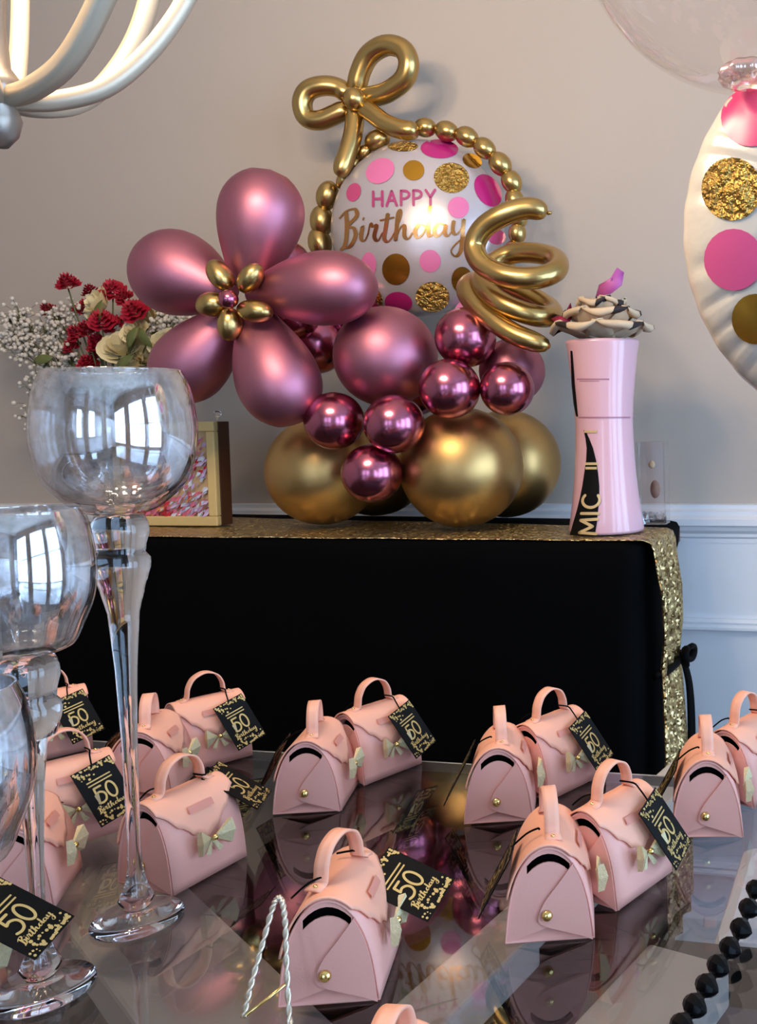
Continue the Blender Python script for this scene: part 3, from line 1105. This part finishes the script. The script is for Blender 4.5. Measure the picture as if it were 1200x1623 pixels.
def felt_petal(a, r0, r1, z0, rise, wd, roll, dark):
    """thick cupped petal rising outwards, its tip rolled over; the dark backing shows on part of the roll"""
    vs, fm = [], []
    NU, NV = 11, 11
    for j in range(NV):
        v = j / (NV - 1)
        for i in range(NU):
            u = (i / (NU - 1) - .5) * 2
            wv = wd * (.40 + .60 * sin(pi * min(1, .12 + .66 * v)))
            t = max(0, v - .70) / .30
            rr = r0 + (r1 - r0) * (min(v, .70) / .70) + roll * sin(t * pi * .9)
            zz = z0 + rise * (min(v, .70) / .70) ** 1.2 + roll * .7 * (cos(t * pi * .9) - 1) + .16 * wd * u * u * v
            x, y = rr - .30 * wd * u * u, wv * u * (1 - .35 * t * t)
            zz += .0025 * sin(u * 3.2 + a * 5) * v
            vs.append((x * cos(a) - y * sin(a), x * sin(a) + y * cos(a), zz))
    fs = grid_faces(NU, NV)
    for f in range(len(fs)):
        i, j = f % (NU - 1), f // (NU - 1)
        fm.append(1 if j >= NV - 5 and dark[0] <= i / (NU - 1) < dark[1] else 0)
    o = mk('petal', vs, fs, None, fr, True, [M['petal'], M['petaledge']], fm)
    solid(o, .0024, 0)


DK = [(.0, .35), (.65, 1.0), (.35, .65), (2, 3), (.7, 1.0)]
for i in range(6):
    felt_petal(i * 2 * pi / 6 - 1.9, .018, .076, .001, .022, .046, .009, DK[i % 5])
for i in range(5):
    felt_petal(i * 2 * pi / 5 - 1.2, .016, .056, .014, .032, .042, .009, DK[(i + 1) % 5])
for i in range(5):
    felt_petal(i * 2 * pi / 5 - 1.75, .010, .034, .030, .034, .030, .008, DK[(i + 1) % 5])
for i in range(3):
    felt_petal(i * 2 * pi / 3 - 1.2, .001, .012, .044, .022, .018, .004, DK[(i + 3) % 5])
for nm, pts, m in (('magenta_petal', [(945, 470), (950, 452), (968, 440), (978, 424), (989, 432), (986, 452), (968, 466)], 'butter'),
                   ('crimson_petal', [(874, 506), (884, 500), (898, 502), (904, 480), (908, 498), (902, 514), (888, 518)], 'butterd')):
    c0 = at(sum(p[0] for p in pts) / 7, sum(p[1] for p in pts) / 7, pv.y - .03)
    base = Vector((pv.x, pv.y, RT + prof[-1][1] + .001))
    vs = [at(x, y, pv.y - .03 + .012 * sin(i * 2)) - base for i, (x, y) in enumerate(pts)]
    vs.append(c0 - base + Vector((0, -.006, 0)))
    solid(mk(nm, vs, [(i, (i + 1) % 7, 7) for i in range(7)], M[m], fr), .001)
    MB().tube([vs[0], vs[0] * .5 + Vector((0, 0, .005)), Vector((0, 0, .03))], .0012, 6).build('wire', M['cord'], fr)

cb = on(1038, 833, ST)
xw = 48 * per_px(cb)
zh = 131 * per_px(cb)
cbx = thing('clear_box', 'clear plastic gift box behind the pink vase', 'box', (cb.x - .002, cb.y + .0, ST + .003))
o = box('case', (0, 0, zh / 2), (xw, .035, zh), M['clearbox'], cbx)
bevel(o, .003)
mk('charm', *ball_geo((.004, 0, zh * .42), (.009, .007, .016), 14, 10), M['brown'], cbx)
mk('charm', *ball_geo((-.002, .002, zh * .72), (.006, .005, .007), 12, 8), M['boxback'], cbx)
mb = MB()
for _ in range(40):
    c = Vector((rnd.uniform(-xw * .42, xw * .42), rnd.uniform(-.013, .013), rnd.uniform(.004, .016)))
    mb.box(c, (.012, .0006, .007), Euler((rnd.uniform(0, 6), rnd.uniform(0, 6), rnd.uniform(0, 6))).to_matrix())
o = mb.build('shredded_cellophane', M['clearbox'], cbx, False)
o['kind'] = 'stuff'

# ================================================================== GLASS DINING TABLE
GZ = 0.76
TX0, TX1, TY0, TY1 = -1.25, 0.62, -0.45, 0.868
dt = thing('glass_table', 'glass topped dining table reflecting the pink favour bags', 'table', (-.35, .2, 0))
D0 = Vector((-.35, .2, 0))
box('glass_top', ((TX0 + TX1) / 2 + .35, (TY0 + TY1) / 2 - .2, GZ - .005), (TX1 - TX0, TY1 - TY0, .010), M['table'], dt)
mb = MB()
mb.box(((TX0 + TX1) / 2 + .35, TY1 - .2 + .0015, GZ - .005), (TX1 - TX0 + .006, .003, .0095))
mb.box(((TX0 + TX1) / 2 + .35, TY0 - .2 - .0015, GZ - .005), (TX1 - TX0 + .006, .003, .0095))
mb.box((TX0 + .35 - .0015, (TY0 + TY1) / 2 - .2, GZ - .005), (.003, TY1 - TY0, .0095))
mb.box((TX1 + .35 + .0015, (TY0 + TY1) / 2 - .2, GZ - .005), (.003, TY1 - TY0, .0095))
mb.build('polished_edge', M['tedge'], dt, False)


def plank(pa, pb, wd, z, name='base_plank', m='plank', ext=(0, 0), th=.03):
    a, b = on(*pa, z), on(*pb, z)
    d = (b - a).normalized()
    a, b = a - d * ext[0], b + d * ext[1]
    n = Vector((-d.y, d.x, 0)) * wd / 2
    up = Vector((0, 0, th / 2))
    vs = [p + s * n + t * up - D0 - Vector((0, 0, th / 2)) for p in (a, b) for s in (-1, 1) for t in (-1, 1)]
    return bevel(mk(name, vs, [(0, 1, 3, 2), (4, 6, 7, 5), (0, 4, 5, 1), (2, 3, 7, 6), (0, 2, 6, 4), (1, 5, 7, 3)], M[m], dt, False), .003)


plank((215, 1447), (330, 1575), .085, .735, ext=(.28, .20))
plank((668, 1602), (790, 1489), .045, .7045, ext=(.20, .42))
plank((1006, 1610), (1092, 1510), .062, .735, ext=(.12, .0))
plank((222, 1530), (170, 1623), .022, .700, 'brace', 'blackp', ext=(.02, .10))
for x in (-.75, .75):
    for y in (-.45, .5):
        MB().box((x, y, .345), (.05, .05, .69)).build('leg', M['blackp'], dt, False)
box('apron', (0, .5, .675), (1.55, .03, .03), M['blackp'], dt)
box('apron', (0, -.45, .675), (1.55, .03, .03), M['blackp'], dt)

# white bench beyond the table, navy chair tucked under it
bn = thing('white_bench', 'white upholstered bench between the glass table and the sideboard, seen through the glass', 'bench', (.19, 1.235, 0))
bevel(box('seat_cushion', (0, 0, .42), (.80, .26, .10), M['white'], bn), .02)
for x in (-.36, .36):
    for y in (-.09, .09):
        box('leg', (x, y, .184), (.04, .04, .368), M['white'], bn)
cc = on(1180, 1542, .48) + Vector((.16, -.225, 0))
ch = thing('dining_chair', 'dark navy seat with red-brown wood rail seen through the glass at the lower right', 'chair', (cc.x, cc.y, 0))
bevel(box('seat', (0, 0, .45), (.42, .40, .06), M['navy'], ch), .015)
box('seat_rail', (0, .225, .455), (.46, .035, .05), M['brownwood'], ch, .004)
for x in (-.19, .19):
    for y in (-.17, .225):
        MB().box((x, y, .2085 if y < 0 else .2140), (.035, .034, .417 if y < 0 else .428)).build('leg', M['brownwood'], ch, False)

# ================================================================== FAVOUR BAGS
BL, BW, BH = .067, .059, .0625      # length, width of the end, height of the body


def bag_prof(t, wd=BW, h=BH):
    """half width at relative height t"""
    return wd / 2 * (1 - .20 * t) * sqrt(max(0, 1 - t ** 3.2))


def prof_pts(n=15, wd=BW, h=BH):
    """open outline from the front (-y) foot over the top to the back (+y) foot"""
    ts = [1 - (1 - i / n) ** 1.0 for i in range(n + 1)]
    ts = [sin(pi / 2 * i / n) for i in range(n + 1)]
    L = [(-bag_prof(t, wd), t * h) for t in ts]
    return L + [(-y, z) for y, z in reversed(L[:-1])]


PP = prof_pts()
_S = [0.0]
for a, b in zip(PP, PP[1:]):
    _S.append(_S[-1] + sqrt((a[0] - b[0]) ** 2 + (a[1] - b[1]) ** 2))


def prof_at(s, lift=0.0):
    """point at arclength fraction s, pushed out along the normal"""
    d = s * _S[-1]
    for i in range(len(PP) - 1):
        if d <= _S[i + 1] or i == len(PP) - 2:
            f = (d - _S[i]) / (_S[i + 1] - _S[i])
            a, b = PP[i], PP[i + 1]
            y, z = a[0] + (b[0] - a[0]) * f, a[1] + (b[1] - a[1]) * f
            n = Vector((0, -(b[1] - a[1]), (b[0] - a[0]))).normalized()
            return Vector((0, y, z)) + n * lift
    return Vector((0, PP[-1][0], PP[-1][1]))


def end_outline(top=.86, wd=BW - .003, n=18):
    pts = []
    for i in range(n + 1):
        t = sin(pi / 2 * i / n)
        pts.append((-wd / 2 * (1 - .20 * t * top) * sqrt(max(0, 1 - t ** 3.3)), t * BH * top))
    return pts + [(-y, z) for y, z in reversed(pts[:-1])]


def make_bag_proto():
    root = thing('favour_bag', 'x', 'bag')
    # shell: front, top, back and bottom of one sheet, open at the ends
    ring = PP
    nv = len(ring)
    vs = [(x, y, z + .0006) for x in (-BL / 2, -BL / 4, 0, BL / 4, BL / 2) for (y, z) in ring]
    fs = grid_faces(nv, 5)
    fs += [(r * nv + nv - 1, r * nv, (r + 1) * nv, (r + 1) * nv + nv - 1) for r in range(4)]
    body = solid(mk('body', vs, fs, M['bag'], root), .0012, 1)
    # end panels: recessed under-flap, over-flap with its diagonal edge, snap stud, black plate behind painting the shade of the hollow
    for s in (-1, 1):
        xe = s * (BL / 2 - .0015)
        SWD = .0140                                   # half width of the open slot under the rim
        o = [(y, z + .0003) for y, z in PP if abs(y) > SWD + .001]
        left = [q for q in o if q[0] < 0]
        rgt = [q for q in o if q[0] > 0]
        ys_ = [-SWD + 2 * SWD * i / 8 for i in range(9)]
        def rim(y):
            for (ya, za), (yb, zb) in zip(PP, PP[1:]):
                if ya <= y <= yb:
                    return za + (zb - za) * (y - ya) / max(1e-9, yb - ya)
            return 0
        notch = [(y, rim(y) - .0092) for y in ys_]
        bot = [(BW / 2 * f * .97, .0006 + .0092 * (1 - abs(f))) for f in (.75, .5, .25, 0, -.25, -.5, -.75)]
        lowp = left + [(-SWD, rim(SWD) + .0002)] + notch + [(SWD, rim(SWD) + .0002)] + rgt + bot
        band = [(y, rim(y) + .0004) for y in ys_] + [(y, rim(y) - .0036) for y in reversed(ys_)]
        vs = [(xe, y, z) for y, z in lowp] + [(xe, y, z) for y, z in band]
        mk('end_flap', vs, [tuple(range(len(lowp))), tuple(range(len(lowp), len(vs)))], M['bag'], root, False)
        o = end_outline(.98)
        solid(root.children[-1], .001, 0)
        # over flap, its free edge running from the top corner down to the middle of the bottom
        ctrl = [(-.0165, .0525), (-.008, .041), (.003, .027), (.0072, .017), (.006, .0130), (.0, .0098)]
        edge = [(p.x, p.y) for p in catmull([(a, b, 0) for a, b in ctrl], 5)]
        right = [(y, z) for y, z in o if y < 0 and z <= .0515][::-1]
        botr = [(-BW / 2 * f * .97, .0006 + .0092 * (1 - f)) for f in (.75, .5, .25)]
        poly2 = edge + botr[::-1] + right[::-1]
        xf = s * (BL / 2 + .0002)
        ys = 1 if s < 0 else -1
        vs = [(xf, y * ys, z) for y, z in poly2]
        mk('over_flap', vs, [tuple(range(len(vs)))], M['bag'], root, False)
        solid(root.children[-1], .0011, 0)
        mk('snap_stud', *ball_geo((s * (BL / 2 + .0014), 0.0015 * ys, .0185), (.0016, .0024, .0024), 12, 8), M['stud'], root)
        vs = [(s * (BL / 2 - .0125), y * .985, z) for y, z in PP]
        mk('slot_shade', vs, [tuple(range(len(vs)))], M['slot_shade'], root, False)
        vs = [(s * (BL / 2 - .0022), -BW / 2 * .92, .0008), (s * (BL / 2 - .0022), BW / 2 * .92, .0008), (s * (BL / 2 - .0115), 0, .0125)]
        mk('base_fold', vs, [(0, 1, 2)], M['bag'], root, False)
        solid(root.children[-1], .0006, 0)
    # lid: over the top, tongue with a scalloped edge down the front
    NX, NS = 41, 18
    vs = []
    for i in range(NX):
        x = -BL / 2 - .0006 + (BL + .0012) * i / (NX - 1)
        u = abs(2 * x / BL)
        s0 = .20 + .19 * max(0, min(1, u)) ** 1.6 + .016 * abs(sin(x / BL * pi * 6))
        for j in range(NS):
            s = s0 + (.80 - s0) * j / (NS - 1)
            p = prof_at(s, .0026)
            vs.append((x, p.y, p.z + .0006))
    lid = solid(mk('lid', vs, grid_faces(NS, NX), M['bag_lit'], root), .0013, 1)
    # stamped greeting, too small to read
    vs = []
    for i in range(7):
        for j in range(3):
            p = prof_at(.335 + .035 * j / 2, .0043)
            vs.append((-.011 + .022 * i / 6, p.y, p.z + .0006))
    mk('stamp', vs, grid_faces(3, 7), M['stamp'], lid)
    # handle strap with two studs
    hp = catmull([(-.0185, 0, BH + .0042), (-.0178, 0, BH + .0075), (-.0165, 0, BH + .015), (-.011, 0, BH + .0235), (0, 0, BH + .0275), (.011, 0, BH + .0235), (.0165, 0, BH + .015), (.0178, 0, BH + .0075), (.0185, 0, BH + .0042)], 5)
    hp = [Vector((-.0265, 0, BH + .0028)), Vector((-.021, 0, BH + .0033))] + hp + [Vector((.021, 0, BH + .0033)), Vector((.0265, 0, BH + .0028))]
    vs = []
    for p in hp:
        sag = .9 if abs(p.x) < .02 else 1
        for y in (-.0056, -.002, .002, .0056):
            vs.append((p.x, y * sag, p.z - (.0007 * (abs(y) > .004) if abs(p.x) > .02 else 0)))
    h = solid(mk('handle', vs, grid_faces(4, len(hp)), M['bag_lit'], root), .0014, 0)
    for s in (-1, 1):
        mk('handle_stud', *ball_geo((s * .0235, 0, BH + .0042), (.0014, .0014, .0009), 10, 6), M['stud'], h)
    # bow: two wedge loops and a stud on the front of the tongue
    bc = prof_at(.195, .0052)
    out = Vector((0, -.97, .25))
    for s in (-1, 1):
        mb = MB()
        vs = []
        for (dx, dz, dn) in ((.0008, 0, .0005), (.0140, .0095, .0065), (.0150, .0, .0100), (.0135, -.0095, .0065)):
            for kk in (-.7, .7):
                vs.append(Vector((s * dx, bc.y, bc.z)) + out * (dn * .5 + kk * dn * .5 + .0008) + Vector((0, 0, dz)))
        mb.add(vs, [(0, 2, 4), (0, 4, 6), (1, 5, 3), (1, 7, 5), (0, 1, 3, 2), (2, 3, 5, 4), (4, 5, 7, 6), (6, 7, 1, 0)])
        mb.build('bow_loop', M['bow'], root, False)
        vs = [Vector((s * a, bc.y, bc.z)) + out * n + Vector((0, 0, dz)) for a, dz, n in ((.0, .001, .0006), (.008, -.010, .003), (.004, -.012, .003), (.0, -.003, .0006))]
        solid(mk('bow_tail', vs, [(0, 1, 2, 3)], M['bow'], root, False), .0006, 0)
    mk('bow_stud', *ball_geo(Vector((0, bc.y, bc.z)) + out * .004, .0023, 12, 8), M['stud'], root)
    # hang tag with printed number, word and confetti; pose is set for each bag
    tg = MB().box((0, 0, 0), (.033, .050, .0007)).build('hang_tag', M['blackp'], root, False)
    pv2, pf = [], []

    def put(vs, fs, f, z):
        n = len(pv2)
        pv2.extend([(f(*v)[0], f(*v)[1], z) for v in vs])
        pf.extend([tuple(i + n for i in q) for q in fs])
    v5, f5, w5 = word2d('50', .13, .16)
    put(v5, f5, lambda x, y: ((x - w5 / 2) * .0125, -.001 + (y - .5) * .0135), .0006)
    vw, fw = script2d(.26)
    put(vw, fw, lambda x, y: (-.0120 + x * .0033, -.0145 + y * .0028), .0006)
    for yy in (.0115, .0085):
        put([(-.010, yy), (.010, yy), (.010, yy + .0011), (-.010, yy + .0011)], [(0, 1, 2, 3)], lambda x, y: (x, y), .0006)
    r3 = random.Random(11)
    for sgn in (1, -1):
        for _ in range(64):
            x = r3.uniform(-.0155, .0155)
            y = sgn * (.0245 - abs(r3.gauss(0, .0038)))
            rr = r3.uniform(.0004, .0012)
            if abs(y) + rr < .0247:
                put([(x + rr * cos(a * pi / 4), y + rr * sin(a * pi / 4)) for a in range(8)], [tuple(range(8))], lambda x, y: (x, y), .0006)
    mk('tag_print', pv2, pf, M['tagp'], tg, False)
    mk('tag_print', [(x, y, -z) for x, y, z in pv2], [tuple(reversed(f)) for f in pf], M['tagp'], tg, False)
    return root


proto = make_bag_proto()
TAG_POSE = {   # centre, up, normal in the bag's own frame
    'front': ((.020, -.0335, .040), (-.30, .50, .81), (.10, -.86, .48)),
    'end': ((.041, -.014, .053), (-.39, .70, .55), (.20, -.50, .80)),
    'over': ((.022, -.037, .043), (.15, .80, .50), (-.50, -.20, .80)),
    'flat': ((.046, .006, .054), (-.93, -.05, .35), (.30, -.35, .88)),
    'back': ((-.012, .0345, .038), (-.2, -.45, .87), (.0, .88, .46)),
    'side': ((.000, -.048, .057), (.21, .87, .42), (-.40, -.45, .80)),
}


def copy_tree(o, parent=None):
    c = o.copy()
    COL.objects.link(c)
    c.parent = parent
    for chd in o.children:
        copy_tree(chd, c)
    return c


def rot2(a, v):
    return Vector((v[0] * cos(a) - v[1] * sin(a), v[0] * sin(a) + v[1] * cos(a), 0))


BAGS = [   # anchor kind, photo bearing of the anchor foot, heading of the bag's length, tag pose, handle twist, label
    ('mid', (487, 1290), 108, 'back', 8, 'pink favour bag of the back centre pair, the front one with no tag showing'),
    ('far', (669, 1211), 67, 'front', 0, 'pink favour bag of the back centre pair, the rear one with a black hang tag'),
    ('mid', (220, 1271), 112, 'back', 8, 'pink favour bag behind the stem of the tallest goblet, snap end outwards'),
    ('far', (401, 1198), 60, 'front', 0, 'pink favour bag in the back row just right of the tallest goblet stem'),
    ('mid', (791, 1305), 108, 'back', 8, 'pink favour bag right of centre in the back row, front one of its pair'),
    ('far', (949, 1233), 66, 'front', 0, 'tagged pink favour bag right of centre in the back row, rear one of its pair'),
    ('mid', (1122, 1329), 101, 'back', 4, 'pink favour bag nearest the black beads, whole snap end showing'),
    ('far', (1256, 1243), 66, 'front', 0, 'pink favour bag cut off by the right edge, rear one of its pair'),
    ('far', (148, 1188), 56, 'front', 0, 'pink favour bag in the back row at far left, behind the shortest goblet'),
    ('far', (196, 1317), 60, 'front', 0, 'pink favour bag left of the tallest goblet stem, tag reading 50'),
    ('near', (276, 1422), 80, 'end', 0, 'single pink favour bag right of the tallest goblet foot, gold bow facing out'),
    ('mid', (872, 1494), 108, 'back', 8, 'largest pink favour bag at right of centre, front one of the near pair'),
    ('far', (1066, 1383), 68, 'front', 0, 'pink favour bag with clear 50 hang tag, rear one of the near right pair'),
    ('near', (88, 1440), 120, 'flat', 0, 'pink favour bag at far left, behind the tag in the lower left corner'),
    ('mid', (522, 1594), 108, 'over', -22, 'pink favour bag beside the twisted silver chain, at front centre'),
    ('bow', (-14, 1549), 118, 'side', 0, 'pink favour bag cut off at the lower left corner behind its large black tag'),
    ('top', (616, 1603), 108, 'back', -12, 'pink favour bag mostly below the frame, only its handle showing at bottom centre'),
]
for i, (kind, (px, py), ang, pose, twist, label) in enumerate(BAGS):
    a = radians(ang)
    p = on(px, py, GZ + {'top': BH + .0285, 'bow': .024}.get(kind, 0))
    p.z = 0
    if kind == 'mid':
        c = p - rot2(a, (-BL / 2, 0))
    elif kind == 'far':
        c = p - rot2(a, (BL / 2, -BW / 2))
    elif kind == 'near':
        c = p - rot2(a, (-BL / 2, -BW / 2))
    elif kind == 'bow':
        c = p - rot2(a, (0, -BW / 2 - .004))
    else:
        c = p
    r = proto if i == 0 else copy_tree(proto)
    r.location = (c.x, c.y, GZ + .0004)
    r.rotation_euler = (0, 0, a)
    tag(r, label, 'bag', 'pink favour bags on the glass table')
    hd = [q for q in r.children if q.name.startswith('handle')][0]
    hd.rotation_euler = (0, 0, radians(twist))
    tg = [q for q in r.children if q.name.startswith('hang_tag')][0]
    cen, up, nr2 = TAG_POSE[pose]
    Fm = frame_from(up, nr2)
    tg.matrix_parent_inverse = Matrix.Identity(4)
    tg.location = cen
    tg.rotation_euler = Fm.to_euler()
    top = Vector(cen) + Fm @ Vector((0, .0225, .0005))
    hb = Vector((.017 if pose != 'back' else -.017, 0, BH + .006))
    st = catmull([hb + Vector((0, .006, 0)), hb + Vector((.0, -.007 if pose != 'back' else .007, .001)), hb * .4 + top * .6 + Vector((0, 0, .004)), top], 4)
    MB().tube(st, .0007, 5).build('tag_cord', M['cord'], r)

# twisted silver chain standing beside the front bag
tc = on(420, 1622, GZ)
tw = thing('twisted_chain', 'twisted silver cord handle looped beside the front centre bag', 'chain', (tc.x, tc.y, GZ))
path = [at(x, y, Y) - Vector((tc.x, tc.y, GZ)) for x, y, Y in ((462, 1640, .455), (458, 1600, .462), (454, 1520, .468), (452, 1460, .472), (447, 1428, .475), (440, 1424, .475), (432, 1440, .473), (415, 1500, .466), (398, 1560, .458), (386, 1612, .452))]
P = catmull(path, 10)
for ph in (0, pi):
    q = []
    for i, p in enumerate(P):
        t = (P[min(i + 1, len(P) - 1)] - P[max(0, i - 1)]).normalized()
        u = t.orthogonal().normalized()
        v = t.cross(u)
        an = i * .95 + ph
        q.append(p + (u * cos(an) + v * sin(an)) * .0009)
    MB().tube(q, .00095, 6).build('strand', M['silver'], tw)
bar = [at(x, y, Y) - Vector((tc.x, tc.y, GZ)) for x, y, Y in ((386, 1612, .452), (420, 1586, .462), (455, 1558, .470))]
MB().tube(bar, .0011, 6).build('bar', M['stud'], tw)

# black beads along the lower right
bp = [on(x, y, GZ + .008) for x, y in ((1199, 1410), (1188, 1440), (1175, 1472), (1158, 1503), (1139, 1532), (1121, 1563), (1102, 1595), (1082, 1627))]
bg_t = thing('bead_garland', 'string of black pointed beads across the lower right of the table', 'garland', (bp[4].x, bp[4].y, GZ))
G0 = Vector((bp[4].x, bp[4].y, GZ))
for i, p in enumerate(bp):
    d = (bp[min(i + 1, 7)] - bp[max(i - 1, 0)]).normalized()
    ax = Vector((d.y, -d.x, 0))
    ax = (ax * -.85 + d * .35).normalized()
    R = ax.to_track_quat('Z', 'Y').to_matrix()
    vs, fs = lathe_geo([(0, -.0075), (.0035, -.007), (.0066, -.003), (.0070, .0), (.0058, .003), (.003, .0065), (0, .009)], 8, p - G0, R)
    mk('bead', vs, fs, M['blackgem'], bg_t, False)
MB().tube([p - G0 + Vector((0, 0, -.003)) for p in bp], .001, 6).build('thread', M['cord'], bg_t)

# ================================================================== GOBLET CANDLE HOLDERS
def goblet(px, py, H, label):
    c = on(px, py, GZ)
    g = thing('goblet', label, 'goblet', (c.x, c.y, GZ + .0003), 0, 'tall stemmed goblets')
    rb_, bh_ = .0505, .098
    if H < .33:
        rb_ = .0395 if H > .25 else .039
        bh_ = .088
    zb = H - bh_
    bowl = [(.016, zb), (.026, zb + .004), (rb_ * .80, zb + bh_ * .18), (rb_ * .95, zb + bh_ * .36), (rb_, zb + bh_ * .54), (rb_ * .985, zb + bh_ * .70), (rb_ * .92, zb + bh_ * .88), (rb_ * .835, H - .001), (rb_ * .82, H),
            (rb_ * .80, H - .001), (rb_ * .89, zb + bh_ * .87), (rb_ * .955, zb + bh_ * .70), (rb_ * .97, zb + bh_ * .54), (rb_ * .92, zb + bh_ * .37), (rb_ * .77, zb + bh_ * .20), (.024, zb + .008), (0, zb + .006)]
    bp_ = catmull([(r, z, 0) for r, z in bowl], 3)
    o = mk('bowl', *lathe_geo([(max(0, p.x), p.y) for p in bp_], 56), M['mercury'], g)
    stem = [(0, .0095), (.008, .0095), (.0115, .016), (.0075, .024), (.0046, .038), (.0042, .06), (.0050, zb * .45), (.0068, zb * .62), (.0098, zb * .76), (.0145, zb - .050), (.0178, zb - .038), (.0182, zb - .032),
            (.0150, zb - .028), (.0158, zb - .022), (.0178, zb - .014), (.0176, zb - .008), (.0150, zb - .0015), (0, zb - .0005)]
    mk('stem', *lathe_geo(stem, 32), M['rimglass'], g)
    base = [(0, 0), (.0285, 0), (.0292, .0016), (.0285, .003), (.018, .0048), (.010, .0085), (0, .009)]
    mk('foot', *lathe_geo(base, 44), M['rimglass'], g)
    return g


goblet(218, 1459, .384, 'tallest silvered glass goblet on a long clear stem, left of the table')
goblet(66, 1571, .297, 'middle silvered glass goblet, partly out of frame at left')
goblet(-66, 1815, .222, 'shortest silvered glass goblet, only the right edge of its bowl in view')

# ================================================================== BUBBLE AND FOIL BALLOON ON A STICK (right)
YB = .74
bbp = at(1418, 700, YB)
bbp.z = GZ
bb = thing('balloon_topper', 'clear bubble balloon above a dotted ivory foil balloon at the upper right', 'balloons', (bbp.x, bbp.y, GZ))
BB0 = Vector((bbp.x, bbp.y, GZ))
cbb = at(1192, -150, YB)
rbb = 283 * per_px(cbb)
mk('bubble_balloon', *ball_geo(cbb - BB0, rbb, 56, 36), M['bubble'], bb)
nk = at(1186, 119, .685)
s = per_px(nk)
nv_ = [(18 * s, -.009), (40 * s, -.006), (48 * s, .0), (44 * s, .004), (34 * s, .0075), (20 * s, .004), (14 * s, -.004)]
mk('balloon_neck', *lathe_geo(nv_, 40, nk - BB0, None, lambda a, z: .06 * sin(a * 9)), M['neck'], bb)
SF = foil('foil_balloon', 1418, 360, 338 * per_px(at(1418, 360, YB)), YB, (.05, -1, .0), .075, M['foilw'], bb, BB0, 'ivory foil balloon with pink and gold dots', 300, .22)
for d in ((1190, 187, 47, 46, 0, 'd_hot'), (1160, 300, 48, 50, 0, 'd_glit'), (1163, 412, 47, 49, 0, 'd_coral'), (1198, 506, 38, 40, 0, 'd_gold')):
    foil_dot(SF, *d[:5], M[d[5]])
MB().tube([at(1418, 660, YB) - BB0, Vector((0, 0, .03))], .003, 8).build('stick', M['silver'], bb)
mk('weight', *lathe_geo([(0, .0006), (.035, .0006), (.035, .02), (.01, .035), (0, .036)], 24), M['gold'], bb)

# ================================================================== CHANDELIER
hub_b = at(-4, 165, .62)
HB = Vector((hub_b.x, hub_b.y, hub_b.z))
cd = thing('chandelier', 'brushed champagne metal chandelier with curved arms at the upper left', 'chandelier', HB)
sc_ = per_px(HB)
hubp = [(0, -.034), (.006, -.033), (.013, -.024), (.016, -.012), (.013, -.002), (.016, .004), (.019, .010), (.017, .018), (.010, .028), (.008, .06), (.010, .10), (.016, .13), (.010, .16), (.007, .25), (.007, .45)]
mk('hub', *lathe_geo(hubp, 28), M['chandd'], cd)
MB().tube([(0, 0, .44), (0, 0, RZ1 - HB.z - .02)], .004, 8).build('rod', M['chandd'], cd)
mk('ceiling_rose', *lathe_geo([(0, RZ1 - HB.z - .03), (.05, RZ1 - HB.z - .025), (.055, RZ1 - HB.z - .002), (0, RZ1 - HB.z - .001)], 28), M['chandd'], cd)
ARM = [(.011, .004), (.037, .007), (.072, .022), (.104, .055), (.132, .10), (.150, .15), (.158, .20)]
for q in range(8):
    a = radians(-6 + 45 * q)
    pts = catmull([(r * cos(a), r * sin(a), z) for r, z in ARM], 6)
    vs = []
    tv = Vector((-sin(a), cos(a), 0))
    for i, p in enumerate(pts):
        t = (pts[min(i + 1, len(pts) - 1)] - pts[max(i - 1, 0)]).normalized()
        nn = t.cross(tv)
        for (u, v) in ((-.0062, -.0062), (-.0072, 0), (-.0062, .0062), (0, .0072), (.0062, .0062), (.0072, 0), (.0062, -.0062), (0, -.0072)):
            vs.append(p + tv * u + nn * v)
    fs = grid_faces(8, len(pts), True)
    arm = mk('arm', vs, fs + [tuple(range(8)), tuple(range(len(vs) - 8, len(vs)))], M['chand'], cd)
    e = Vector((.158 * cos(a), .158 * sin(a), .20))
    mk('candle_cup', *lathe_geo([(0, .0), (.006, .001), (.02, .008), (.024, .016), (.022, .017), (.01, .012), (0, .012)], 24, e), M['chand'], arm)
    mk('candle_sleeve', *lathe_geo([(.011, .012), (.011, .085), (0, .085)], 20, e), M['trim'], arm)
    mk('bulb', *lathe_geo([(0, .0855), (.006, .087), (.012, .10), (.0135, .112), (.009, .128), (.003, .142), (0, .146)], 20, e), M['bulb'], arm)
    L = bpy.data.lights.new('bulb_light', 'POINT')
    L.energy = BULB_W
    L.color = (1.0, 0.76, 0.52)
    L.shadow_soft_size = .03
    lo = bpy.data.objects.new('bulb_light', L)
    lo.location = HB + e + Vector((0, 0, .165))
    COL.objects.link(lo)
